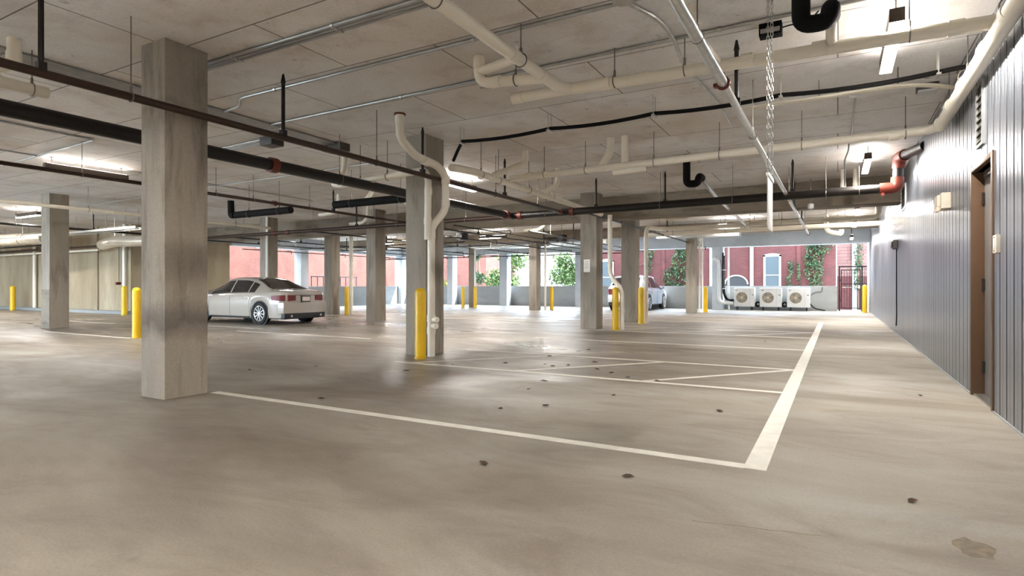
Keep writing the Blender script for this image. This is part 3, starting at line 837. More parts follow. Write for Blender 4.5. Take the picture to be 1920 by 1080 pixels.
for (xx, yy, l) in ((-9.4, 10.2, 'cream ceiling stub just above the nearer black foam pipe'), (-8.3, 11.0, 'cream ceiling stub between the foam pipe and the black main'),
                    (-11.9, 11.6, 'cream ceiling stub above the red coupling'), (-12.9, 13.8, 'cream ceiling stub above the sedan tail'), (-9.0, 18.5, 'cream ceiling stub beyond the brown beam, bay of the SUV'), (-3.6, 17.4, 'cream ceiling stub beyond the brown beam, above the stalls')):
    drain(l, [(xx, yy, ZC + 0.003), (xx, yy, 3.32), (xx - 0.3, yy + 0.1, 3.16), (xx - 0.9, yy + 0.15, 3.15)], 0.05, couplings=[((xx, yy, 3.5), AZ)], bend=0.12)

# black insulated drain traps
def trap(x, y, ztop_low, label, r=0.075, out=None, outmat='pvc', xo=0.20):
    zb = ztop_low
    t = pipe('insulated_drain', label, 'pipe', [(x, y, ZC + 0.003), (x, y, zb), (x + xo, y + 0.02, zb), (x + xo + 0.02, y + 0.06, zb + 0.14), (x + xo + 0.02, y + 0.3, zb + 0.15)], r, 'black_foam', bend=0.09, seg=12)
    if out:
        MB().tube(out, r * 0.62, 14).build('outlet_pipe', outmat, t)
    return t
trap(-0.27, 5.45, 3.33, 'black foam wrapped drain trap above the cream pipe near the sensor box', 0.072, [(-0.05, 5.72, 3.47), (-0.05, 5.8, 3.40), (-0.05, 5.93, 3.32)])
trap(-2.52, 11.35, 3.09, 'black foam drain trap with a silver wrapped pipe leading away', 0.07, [(-2.28, 11.65, 3.20), (-2.36, 13.6, 3.13), (-2.55, 20.3, 3.06)], 'galvanised')
for (x0, x1, yy, l) in ((-9.66, -7.40, 9.30, 'black foam insulated pipe hung level beside the piped column'), (-13.2, -11.2, 9.42, 'black foam insulated pipe with a drop, seen over the sedan')):
    o = pipe('insulated_drain', l, 'pipe', [(x0, yy, 2.93), (x1, yy, 2.93)], 0.085, 'black_foam', hangers=[((x0 + 0.5, yy, 2.93), AX), ((x1 - 0.4, yy, 2.93), AX)], seg=12)
    xe = x1 if x0 > -10 else x0 - 0.05
    MB().tube(fillet([(xe, yy, 2.93), (xe + (0.1 if x0 > -10 else -0.14), yy, 2.92), (xe + (0.1 if x0 > -10 else -0.16), yy, 2.66 if x0 > -10 else 3.30)], 0.08), 0.08, 12).build('drop', 'black_foam', o)

# cables and conduits
def sag(x0, x1, y, z, spans, dip):
    pts = []
    xs = [x0 + (x1 - x0) * i / spans for i in range(spans + 1)]
    for i in range(spans):
        for k in range(6):
            t = k / 6
            pts.append((xs[i] + (xs[i + 1] - xs[i]) * t, y, z - dip * 4 * t * (1 - t)))
    pts.append((x1, y, z))
    return pts
cb = MB().tube([(-5.55, 7.95, 3.22), (-5.4, 7.85, 3.34)] + sag(-5.15, 0.93, 7.62, 3.42, 4, 0.035) + [(1.10, 7.5, 3.40), (1.25, 7.45, 3.36)], 0.026, 10).build('cable_bundle', 'black_foam')
tag(cb, 'black sagging cable bundle crossing the ceiling on small trapeze hangers', 'cable')
for xx in (-5.15, -3.63, -2.11, -0.59, 0.93):
    m = MB()
    for s in (-0.05, 0.05):
        m.tube([(xx, 7.62 + s, 3.385), (xx, 7.62 + s, ZC + 0.004)], 0.006, 6)
    m.box(xx - 0.02, xx + 0.02, 7.54, 7.70, 3.375, 3.395)
    m.build('trapeze_hanger', 'galvanised', cb)
for k, dz in enumerate((0.0, 0.05)):
    o = MB().tube(fillet([(-1.2, 8.05 + dz, 3.44), (0.75, 7.95 + dz, 3.44), (1.26, 8.30 + dz, 3.40)], 0.3), 0.018, 10).build('conduit', 'pvc')
    tag(o, ('upper' if k else 'lower') + ' cream conduit curving into the metal wall under the black cable', 'conduit')
    MB().tube([(-0.2, 8.0 + dz, 3.45), (-0.2, 8.0 + dz, ZC + 0.003)], 0.006, 6).tube([(0.6, 7.96 + dz, 3.45), (0.6, 7.96 + dz, ZC + 0.003)], 0.006, 6).build('hanger', 'rod', o)
def conduit(label, pts, r=0.016, group=None, mat='conduit', straps=(), bend=0.12):
    o = MB().tube(fillet(pts, bend), r, 10).build('conduit', mat)
    tag(o, label, 'conduit', group)
    for (c, ax) in straps:
        c = Vector(c); a = Vector(ax)
        MB().tube([c - a * 0.015, c + a * 0.015], r * 1.45, 10).build('strap', 'galvanised', o)
    return o
zc = ZC - 0.022
for k in range(3):
    yy = 4.02 + 0.055 * k
    conduit('bright conduit in the ceiling bundle of three that starts at the bare column', [(-6.6, yy, zc), (1.2, yy, zc)], 0.019, 'ceiling conduit bundle', straps=[((-5.7, yy, zc), AX), ((-4.2, yy, zc), AX), ((-2.8, yy, zc), AX)])
conduit('single ceiling conduit ending at a bend over the brown sprinkler pipe', [(-7.60, 5.25, zc), (-7.2, 5.20, zc), (-6.9, 4.98, zc), (1.2, 4.90, zc)], 0.018, straps=[((-6.2, 4.97, zc), AX), ((-3.2, 4.94, zc), AX)])
conduit('single ceiling conduit running from the grey tray box across to the metal wall', [(-7.60, 6.02, zc), (1.2, 5.86, zc)], 0.018, straps=[((-5.0, 5.97, zc), AX), ((-1.0, 5.90, zc), AX)])
for k in range(5):
    xx = -7.62 - 0.06 * k
    conduit('bright conduit in the ceiling bundle running lengthwise behind the near columns', [(xx, YB, zc), (xx, 7.35, zc)], 0.018, 'lengthwise conduit bundle', straps=[((xx, 2.8, zc), AY), ((xx, 6.2, zc), AY)])
jb = MB().box(-7.95, -7.52, 7.35, 7.6, ZC - 0.13, ZC + 0.002).build('junction_box', 'dark_box', bevel=0.004)
tag(jb, 'grey junction box where the lengthwise conduit bundle ends', 'junction box')
jb = MB().box(-8.5, -8.2, 6.5, 6.75, ZC - 0.14, ZC + 0.002).build('junction_box', 'dark_box', bevel=0.004)
tag(jb, 'grey ceiling box beside the conduit bundle under the brown sprinkler pipe', 'junction box')
for k in range(4):
    conduit('conduit fanning away from the grey ceiling box toward the left bays', [(-8.45, 6.55 + 0.06 * k, zc), (-11.8, 6.75 + 0.09 * k, zc)], 0.014, 'conduits fanning left')
conduit('dog-leg ceiling conduit above the left bays', [(-11.0, 1.0, zc), (-11.0, 5.2, zc), (-14.4, 5.35, zc), (-22.0, 5.6, zc)], 0.018)
conduit('cross conduit over the far left bays', [(-8.0, 8.9, zc), (-23.0, 9.4, zc)], 0.016)
conduit('lengthwise conduit above the left linear lamp', [(-13.3, 1.0, zc), (-13.35, 12.0, zc)], 0.014)
jb = MB().box(-13.45, -13.15, 3.95, 4.35, 3.42, 3.58).build('junction_box', 'dark_box', bevel=0.004)
MB().tube([(-13.3, 4.05, 3.58), (-13.3, 4.05, ZC + 0.003)], 0.008, 6).tube([(-13.3, 4.25, 3.58), (-13.3, 4.25, ZC + 0.003)], 0.008, 6).build('hanger', 'rod', jb)
tag(jb, 'grey hanging box at the start of the left linear lamp row', 'junction box')
fx = conduit('ribbed grey flexible conduit snaking from a round ceiling box past the galvanised pipe', [(-1.62, 4.93, zc), (-1.45, 5.35, ZC - 0.03), (-1.42, 5.8, ZC - 0.05), (-1.50, 6.6, ZC - 0.05), (-1.40, 8.4, ZC - 0.04), (-1.45, 9.6, zc)], 0.02, mat='galvanised', bend=0.25)
MB().lathe((-1.62, 4.86, ZC - 0.05), [(0.09, 0), (0.09, 0.052)], 20).build('ceiling_box', 'galvanised', fx)
jb = conduit('grey conduit drop hung from a small box above the far cream pipe', [(0.20, 8.75, zc), (0.19, 11.3, zc)], 0.014)
MB().box(0.13, 0.27, 8.65, 8.78, ZC - 0.06, ZC + 0.002).build('box', 'galvanised', jb)
jb = MB().box(0.86, 1.08, 8.75, 8.95, ZC - 0.075, ZC + 0.002).build('emergency_light', 'dark_box', bevel=0.004)
MB().box(0.87, 1.07, 8.76, 8.94, ZC - 0.10, ZC - 0.076).build('diffuser', 'white_plastic', jb)
tag(jb, 'small dark ceiling box with a white lens near the metal wall', 'ceiling light')
conduit('thin grey conduit with a kink dropping beside the second walkway lamp', [(0.16, 11.4, zc), (0.16, 11.4, 3.45), (0.10, 11.5, 3.3), (0.10, 11.5, 2.86)], 0.012, bend=0.05)

# ------------------------------------------------------------------ linear lamps
def lamp(x, y0, y1, label, zb=3.39, along='y', wid=0.115, grp=None):
    L = y1 - y0
    root = empty('linear_lamp', (x, (y0 + y1) / 2, zb), 0.0 if along == 'y' else PI / 2)
    tag(root, label, 'lamp', grp)
    MB().box(-wid / 2, wid / 2, -L / 2, L / 2, 0.006, 0.125).build('housing', 'fixture', root, local=True, bevel=0.004)
    MB().box(-wid / 2 + 0.006, wid / 2 - 0.006, -L / 2 + 0.012, L / 2 - 0.012, 0.0, 0.012).build('lens', 'lens', root, local=True)
    MB().box(-wid / 2 + 0.018, wid / 2 - 0.018, -L / 2 + 0.03, L / 2 - 0.03, 0.118, 0.128).build('added_uplight', 'added_uplight', root, local=True)  # glowing strip added on the housing top to brighten the ceiling
    for s in (-1, 1):
        m = MB().tube([(0, s * (L / 2 - 0.12), 0.12), (0, s * (L / 2 - 0.12), ZC - zb + 0.004)], 0.009, 8)
        m.box(-0.05, 0.05, s * (L / 2 - 0.12) - 0.03, s * (L / 2 - 0.12) + 0.03, ZC - zb - 0.012, ZC - zb + 0.002)
        m.build('stem', 'fixture', root, local=True)
    return root
WG = 'lamps over the walkway'
lamp(0.44, 5.92, 7.30, 'lit linear lamp over the walkway, crossed by the cream pipe', grp=WG)
lamp(0.47, 12.10, 13.62, 'lit linear lamp over the walkway beside the red elbowed main', grp=WG)
lamp(0.50, 19.6, 21.1, 'small lit lamp over the walkway just beyond the brown beam', grp=WG, zb=3.36)
lamp(0.50, 22.4, 23.6, 'small lit lamp over the walkway between the far cream pipes', grp=WG, zb=3.2)
lamp(0.50, 27.6, 28.8, 'small lit lamp over the walkway in front of the edge beam', grp=WG, zb=3.12)
for yb in (-0.6, -4.6):  # extra unseen lamps added to light the near walkway
    lamp(0.44, yb - 0.7, yb + 0.7, 'added fill lamp over the walkway, unseen behind the viewpoint', grp='added unseen fill lamps over the walkway')
lamp(-13.3, 5.40, 6.90, 'lit linear lamp hung in the left bay beside the bare column')
lamp(-7.55, 10.2, 11.7, 'lit linear lamp tucked behind the brown sprinkler pipe past the piped column')
lamp(-22.9, 8.1, 9.6, 'lit linear lamp turned crosswise near the column with the brown patch', along='x')
LV = 'lamps in the farther bays'
for (x, yy, l) in ((-13.6, 17.6, 'lit crosswise lamp just beyond the column right of the sedan'), (-13.6, 22.6, 'lit crosswise lamp before the narrow dark column by the parapet'),
                   (-20.5, 17.0, 'lit crosswise lamp past the nose of the sedan by the tan wall end'), (-20.5, 23.0, 'lit crosswise lamp along the left parapet opening'),
                   (-8.4, 18.0, 'lit crosswise lamp beyond the brown beam between the rows of columns'), (-8.4, 24.6, 'lit crosswise lamp over the tail of the silver SUV'),
                   (-3.2, 22.6, 'lit crosswise lamp in front of the condenser units'), (-29.5, 9.8, 'lit crosswise lamp near the tan wall corner bollard'), (-34.0, 9.8, 'lit crosswise lamp beside the glowing red sign')):
    lamp(x, yy - 0.7, yy + 0.7, l, grp=LV, zb=3.3, along='x')
for (x, yy) in ((-3.4, -1.5), (-3.4, -4.6), (-9.5, -2.0), (-13.3, -2.0), (-20.0, 2.0), (-27.0, 3.0)):  # fill lamps added out of view to brighten the bays
    lamp(x, yy - 0.7, yy + 0.7, 'added fill lamp over the bays, unseen behind the viewpoint', grp='added unseen fill lamps over the bays')

# ------------------------------------------------------------------ hanging sign, sensor, wall devices
sg = MB().box(-0.504, -0.496, 5.17, 5.55, 1.62, 2.05).build('hanging_sign', 'sign_panel', bevel=0.002)
tag(sg, 'white rectangular sign panel hung on two chains above the stall end, seen edge on', 'sign')
MB().box(-0.512, -0.488, 5.165, 5.555, 2.05, 2.075).build('top_rail', 'galvanised', sg)
for yy in (5.20, 5.52):
    m = MB()
    z = 2.075; k = 0
    while z < ZC - 0.02:
        zc_ = z + 0.021
        u = (1, 0, 0) if k % 2 else (0, 1, 0)
        pts = []
        for q in range(10):
            a = 2 * PI * q / 10
            ox = 0.010 * math.cos(a); oz = 0.014 * math.sin(a) + (0.011 if math.sin(a) > 0 else -0.011)
            pts.append((-0.5 + u[0] * ox, yy + u[1] * ox, zc_ + oz))
        pts.append(pts[0])
        m.tube(pts, 0.0034, 5, cap=False)
        z += 0.040; k += 1
    m.tube([(-0.5, yy, ZC - 0.04), (-0.5, yy, ZC + 0.003)], 0.012, 8)
    m.build('chain', 'steel', sg)
se = MB().box(-0.66, -0.46, 6.02, 6.14, ZC - 0.115, ZC + 0.002).build('sensor_box', 'black_foam', bevel=0.006)
tag(se, 'small black sensor box on the ceiling behind the sign chains', 'sensor')
MB().box(-0.645, -0.475, 6.0, 6.021, ZC - 0.10, ZC - 0.06).build('label_plate', 'steel', se)
MB().tube(fillet([(-0.47, 6.08, ZC - 0.05), (-0.36, 6.05, ZC - 0.05), (-0.28, 6.02, ZC - 0.10), (-0.22, 6.0, ZC - 0.07), (-0.15, 5.98, ZC)], 0.04), 0.007, 8).build('cable', 'black_foam', se)

def louvre(y0, y1, z0, z1, label):
    fr = MB()
    fr.box(WX - 0.022, WX + 0.03, y0, y0 + 0.025, z0, z1).box(WX - 0.022, WX + 0.03, y1 - 0.025, y1, z0, z1)
    fr.box(WX - 0.022, WX + 0.03, y0 + 0.025, y1 - 0.025, z1 - 0.025, z1).box(WX - 0.022, WX + 0.03, y0 + 0.025, y1 - 0.025, z0, z0 + 0.025)
    o = fr.build('louvre_vent', 'galvanised')
    tag(o, label, 'vent')
    MB().box(WX - 0.006, WX - 0.002, y0 + 0.025, y1 - 0.025, z0 + 0.025, z1 - 0.025).build('backing', 'groove_dark', o)
    nn = max(5, int((z1 - z0) / 0.075))
    for k in range(nn):
        z = z0 + 0.03 + (z1 - z0 - 0.06) * (k + 0.5) / nn
        MB().add([(WX - 0.022, y0 + 0.025, z - 0.018), (WX - 0.022, y1 - 0.025, z - 0.018), (WX - 0.006, y1 - 0.025, z + 0.018), (WX - 0.006, y0 + 0.025, z + 0.018),
                  (WX - 0.019, y0 + 0.025, z - 0.022), (WX - 0.019, y1 - 0.025, z - 0.022), (WX - 0.006, y1 - 0.025, z + 0.012), (WX - 0.006, y0 + 0.025, z + 0.012)],
                 [(0, 1, 2, 3), (4, 7, 6, 5), (0, 4, 5, 1), (3, 2, 6, 7), (0, 3, 7, 4), (1, 5, 6, 2)]).build('slat', 'dark_box', o)
    return o
louvre(7.16, 7.46, 2.53, 3.16, 'black louvred vent high on the metal wall above the door')
louvre(14.6, 15.5, 2.78, 3.30, 'black louvred vent high on the metal wall under the red elbow')
cr = MB().box(WX - 0.03, WX + 0.001, 6.53, 6.66, 1.44, 1.60).build('card_reader', 'beige_box', bevel=0.006)
tag(cr, 'small light wall plate on the metal wall right beside the door', 'wall box')
MB().box(WX - 0.034, WX - 0.0305, 6.56, 6.63, 1.49, 1.56).build('cover', 'white_plastic', cr)
for k in range(2):
    MB().tube([(WX - 0.034, 6.595, 1.46 + 0.12 * k), (WX - 0.030, 6.595, 1.46 + 0.12 * k)], 0.006, 8).build('screw', 'hinge', cr)
ho = MB().box(WX - 0.10, WX + 0.001, 9.08, 9.42, 2.13, 2.33).build('wall_light', 'beige_box', bevel=0.012)
tag(ho, 'cream box-shaped wall fixture on the metal wall past the door', 'wall fixture')
MB().box(WX - 0.14, WX - 0.101, 9.12, 9.38, 2.16, 2.30).build('cover', 'beige_box', ho, bevel=0.008)
MB().box(WX - 0.08, WX - 0.002, 9.42, 9.50, 2.2, 2.34).build('bracket', 'dark_box', ho)
for yy in (9.16, 9.34):
    MB().tube([(WX - 0.12, yy, 2.10), (WX - 0.12, yy, 2.165)], 0.025, 10).build('knob', 'beige_box', ho)
ho = MB().box(WX - 0.09, WX + 0.001, 16.5, 16.85, 2.03, 2.24).build('wall_light', 'dark_box', bevel=0.01)
tag(ho, 'small dark box on the metal wall far past the door', 'wall fixture')
MB().box(WX - 0.12, WX - 0.091, 16.54, 16.81, 2.06, 2.20).build('cover', 'hinge', ho)
# thin flexible conduit on the wall foot
o = conduit('thin dark cord hanging down the metal wall near the floor', [(WX - 0.02, 16.6, 2.04), (WX - 0.02, 16.6, 0.75), (WX - 0.03, 16.4, 0.45), (WX - 0.02, 16.7, 0.2)], 0.012, mat='black_foam')
sm = MB().tube([(-0.55, 15.25, ZC + 0.003), (-0.55, 15.25, 3.05)], 0.01, 8).build('hanger_rod', 'rod')
tag(sm, 'thin hanger rod with a small white cap below the black main', 'hanger')
MB().lathe((-0.55, 15.25, 2.93), [(0.03, 0), (0.065, 0.03), (0.065, 0.12), (0.02, 0.14)], 18).build('cap', 'white_plastic', sm)

# ducts and exit sign deep in the left bay
o = MB().tube([(-27.5, 11.2, 3.05), (-34.5, 10.2, 3.05)], 0.24, 24).build('round_duct', 'duct_metal')
tag(o, 'large shiny round duct hanging in the back of the left bay', 'duct')
for t in (0.2, 0.5, 0.8):
    x = -27.5 - 7 * t; yy = 11.2 - t
    MB().ring((x, yy, 3.05), (7, 1, 0), 0.245, 0.012, 24, 6).tube([(x, yy, 3.29), (x, yy, ZC + 0.003)], 0.008, 6).build('strap', 'galvanised', o)
o = MB().tube([(XL - 0.5, 12.3, 2.78), (-23.2, 11.6, 2.78), (-20.2, 12.6, 2.80)], 0.2, 20).build('round_duct', 'duct_metal')
tag(o, 'shiny round duct beside the tan wall corner', 'duct')
MB().tube([(-23.2, 11.6, 2.97), (-23.2, 11.6, ZC + 0.003)], 0.008, 6).build('strap', 'galvanised', o)
ex = MB().box(-32.6, -32.1, 9.0, 9.05, 2.92, 3.12).build('exit_sign', 'exit_glow', bevel=0.01)
tag(ex, 'small glowing red sign hanging at the far left of the deck', 'sign')
MB().tube([(-32.35, 9.02, 3.12), (-32.35, 9.02, ZC + 0.003)], 0.012, 8).build('stem', 'white_plastic', ex)
hc = MB().box(-25.8, -25.72, 13.03, 13.101, 1.2, 1.3).tube([(-25.76, 13.04, 1.25), (-25.76, 13.04, 3.0)], 0.012, 8).build('standpipe_valve', 'hinge')
tag(hc, 'small dark valve and riser on the tan concrete wall', 'valve')
MB().tube([(-25.76, 13.03, 1.25), (-25.76, 12.93, 1.25)], 0.06, 14).build('cap', 'tail_red', hc)

# grey duct boxes under the ceiling in the far bays
for (x0, x1, y0, y1, z0, l) in ((-16.5, -9.2, 25.2, 25.9, 3.05, 'grey rectangular duct hung above the far parapet bays'),
                                (-6.3, -3.2, 23.0, 23.6, 3.02, 'grey rectangular duct above the brown column by the condensers')):
    o = MB().box(x0, x1, y0, y1, z0, z0 + 0.32).build('rectangular_duct', 'galvanised', bevel=0.006)
    tag(o, l, 'duct')
    for t in (0.15, 0.5, 0.85):
        x = x0 + (x1 - x0) * t
        MB().box(x - 0.02, x + 0.02, y0 - 0.012, y1 + 0.012, z0 - 0.012, z0 + 0.333).tube([(x, y0 - 0.006, z0 + 0.3), (x, y0 - 0.006, ZC + 0.003)], 0.006, 6).build('flange', 'steel', o)
for (x, y, l) in ((-15.9, 17.8, 'dark unit heater with pipes hung behind the sedan roof'), (-12.3, 18.2, 'small black fan unit hung past the column right of the sedan'), (-9.4, 20.8, 'small black fan unit hung past the piped column')):
    o = MB().box(x - 0.16, x + 0.16, y - 0.16, y + 0.16, 2.86, 3.14).build('unit_heater', 'black_steel', bevel=0.02)
    tag(o, l, 'heater')
    MB().tube([(x, y, 3.14), (x, y, ZC + 0.003)], 0.012, 8).build('stem', 'rod', o)
    MB().tube([(x - 0.15, y, 3.0), (x - 0.75, y, 3.02)], 0.05, 12).build('arm', 'black_steel', o)
    MB().tube([(x, y - 0.16, 3.0), (x, y - 0.20, 3.0)], 0.12, 20).build('fan_guard', 'dark_box', o)

# ------------------------------------------------------------------ condenser units
def condenser(x0, x1, label):
    yF = 29.72; yB = 30.05; z0, z1 = 0.16, 1.05
    o = MB().box(x0, x1, yF, yB, z0, z1).build('condenser_unit', 'white_plastic', bevel=0.02)
    tag(o, label, 'air conditioner', 'outdoor condenser units')
    cx, cz, R = x0 + 0.36, (z0 + z1) / 2 - 0.01, 0.255
    MB().lathe((cx, yF - 0.002, cz), [(R, 0), (R, 0.0025)], 28, 'y').build('fan_opening', 'fan_dark', o)
    m = MB()
    for q in range(4):
        m.ring((cx, yF - 0.016, cz), AY, R * (0.25 + 0.25 * q), 0.006, 28, 5)
    for q in range(8):
        a = PI * q / 8
        m.tube([(cx - R * math.cos(a), yF - 0.014, cz - R * math.sin(a)), (cx + R * math.cos(a), yF - 0.014, cz + R * math.sin(a))], 0.005, 5)
    m.build('fan_grille', 'beige_box', o)
    m = MB()
    for q in range(3):
        a0 = 2 * PI * q / 3
        m.add([(cx + 0.04 * math.cos(a0), yF - 0.005, cz + 0.04 * math.sin(a0)), (cx + 0.22 * math.cos(a0 - 0.3), yF - 0.009, cz + 0.22 * math.sin(a0 - 0.3)),
               (cx + 0.23 * math.cos(a0 + 0.35), yF - 0.004, cz + 0.23 * math.sin(a0 + 0.35))], [(0, 1, 2)])
    m.build('fan_blades', 'dark_box', o)
    MB().box(x0 + 0.08, x0 + 0.17, yF - 0.004, yF + 0.001, z1 - 0.125, z1 - 0.10).build('badge', 'hinge', o)
    MB().box(x1 - 0.12, x1 - 0.05, yF - 0.006, yF + 0.001, cz + 0.11, cz + 0.14).build('side_grip', 'hinge', o)
    MB().box(x1 - 0.22, x1 - 0.215, yF - 0.003, yF + 0.001, z0 + 0.03, z1 - 0.03).build('panel_seam', 'fan_dark', o)
    for x in (x0 + 0.14, x1 - 0.14):
        MB().box(x - 0.03, x + 0.03, yF - 0.03, yF + 0.03, 0, z0 + 0.002).box(x - 0.03, x + 0.03, yB - 0.06, yB, 0, z0 + 0.002).build('foot', 'car_black', o)
    return o
condenser(-4.37, -3.44, 'white outdoor condenser unit nearest the refrigerant duct on the parapet')
condenser(-3.22, -2.28, 'white outdoor condenser unit standing between two others')
condenser(-2.05, -1.10, 'white outdoor condenser unit nearest the iron gate')
for (x0, x1, l) in ((-3.44, -3.2, 'black coiled hose between the first two condensers'), (-2.28, -2.05, 'black coiled hose between the last two condensers')):
    m = MB()
    for k in range(3):
        m.ring(((x0 + x1) / 2, 29.9 + 0.05 * k, 0.28), AY, 0.11 - 0.015 * k, 0.022, 18, 6)
    m.tube([(x0 - 0.002, 29.9, 0.2), ((x0 + x1) / 2, 29.9, 0.172), (x1 + 0.002, 29.9, 0.2)], 0.02, 8)
    o = m.build('refrigerant_hose', 'black_foam'); tag(o, l, 'hose')
o = MB().tube(fillet([(-1.12, 29.9, 0.35), (-0.95, 29.95, 0.12), (-0.55, 30.1, 0.03), (-0.5, 30.1, 0.03)], 0.2), 0.025, 8).build('refrigerant_hose', 'black_foam')
tag(o, 'black hose trailing to the floor from the last condenser', 'hose')
o = MB().tube(fillet([(-1.10, 29.95, 0.5), (-1.1, 30.25, 0.75), (-0.85, 30.25, 0.88), (-0.62, 30.25, 0.86), (-0.62, 30.25, 1.1)], 0.15), 0.012, 8).build('power_whip', 'hinge')
tag(o, 'thin dark power cable looping up the parapet beside the last condenser', 'cable')
# white duct and lines on the parapet column
o = MB().tube(fillet([(-5.25, 29.44, 2.5), (-5.05, 29.44, 2.35), (-5.0, 29.44, 2.2), (-5.0, 29.44, 0.35), (-4.40, 29.6, 0.32)], 0.25), 0.085, 16).build('line_set_cover', 'white_plastic')
tag(o, 'white round duct curving down the parapet column to the condensers', 'duct')
for z in (0.9, 1.6):
    MB().ring((-5.0, 29.44, z), AZ, 0.088, 0.012, 18, 6).build('band', 'galvanised', o)
o = MB().tube(fillet([(-4.83, 29.5, 2.75), (-4.82, 29.5, 0.85), (-4.72, 29.55, 0.5), (-4.36, 29.68, 0.42)], 0.3), 0.04, 10).build('line_set', 'black_foam')
tag(o, 'black insulated refrigerant lines beside the white round duct', 'pipe')
MB().tube(fillet([(-4.76, 29.47, 2.6), (-4.75, 29.47, 0.8), (-4.62, 29.55, 0.47), (-4.36, 29.66, 0.5)], 0.3), 0.022, 10).build('branch_line', 'black_foam', o)
for z in (1.0, 1.9):
    MB().box(-4.90, -4.70, 29.44, 29.56, z, z + 0.03).build('clip', 'galvanised', o)
o = MB().tube([(-4.60, 29.62, 3.04), (-4.60, 29.62, 1.1), (-4.60, 29.75, 0.0)], 0.045, 12).build('downpipe', 'pvc_white')
tag(o, 'white vertical pipe right of the refrigerant lines on the column', 'pipe')

# ------------------------------------------------------------------ iron gate at the walkway end
gt = empty('iron_gate', (0.5, 30.5, 0))
tag(gt, 'black iron bar gate with a pull bar at the end of the walkway', 'gate')
def gb(name, x0, x1, z0, z1, y0=30.48, y1=30.52, mat='iron_black'):
    return MB().box(x0, x1, y0, y1, z0, z1).build(name, mat, gt)
gb('post', 0.03, 0.09, 0, 2.03); gb('post', 0.92, 0.98, 0, 2.03); gb('post', 1.22, 1.26, 0, 2.03)
gb('top_rail', 0.03, 1.26, 1.99, 2.05)
lf = gb('gate_leaf', 0.12, 0.16, 0.14, 1.88)
for (a, b_, c_, d_) in ((0.86, 0.90, 0.14, 1.88), (0.12, 0.90, 1.85, 1.89), (0.12, 0.90, 0.12, 0.16), (0.12, 0.90, 1.22, 1.25)):
    MB().box(a, b_, 30.485, 30.515, c_, d_).build('rail', 'iron_black', lf)
for k in range(6):
    x = 0.16 + 0.70 * (k + 1) / 7
    MB().box(x - 0.008, x + 0.008, 30.492, 30.508, 0.16, 1.85).build('bar', 'iron_black', lf)
MB().box(0.16, 0.84, 30.44, 30.475, 1.06, 1.11).build('push_bar', 'steel', lf)
MB().box(0.80, 0.87, 30.43, 30.484, 1.03, 1.18).build('lock_box', 'white_plastic', lf)
for k in range(3):
    x = 0.98 + 0.24 * (k + 1) / 4
    MB().box(x - 0.008, x + 0.008, 30.492, 30.508, 0.14, 1.99).build('bar', 'iron_black', gt)
MB().box(0.98, 1.22, 30.485, 30.515, 0.12, 0.16).box(0.98, 1.22, 30.485, 30.515, 1.22, 1.25).build('rail', 'iron_black', gt)
for z in (0.5, 1.4):
    MB().tube([(0.105, 30.47, z - 0.04), (0.105, 30.47, z + 0.04)], 0.018, 8).build('hinge', 'iron_black', lf)
o = MB().tube([(1.16, 29.6, 0), (1.16, 29.6, 3.031)], 0.045, 14).build('steel_post', 'pvc_white')
tag(o, 'slim pale post at the end of the metal wall beside the gate', 'post')

# ------------------------------------------------------------------ cars
def interp(tab, x):
    if x <= tab[0][0]: return tab[0][1]
    for (a, va), (b, vb) in zip(tab, tab[1:]):
        if x <= b:
            t = (x - a) / (b - a)
            return va + (vb - va) * t
    return tab[-1][1]
def smooth_tab(tab, x, d=0.10):
    return (interp(tab, x - d) + 2 * interp(tab, x) + interp(tab, x + d)) / 4

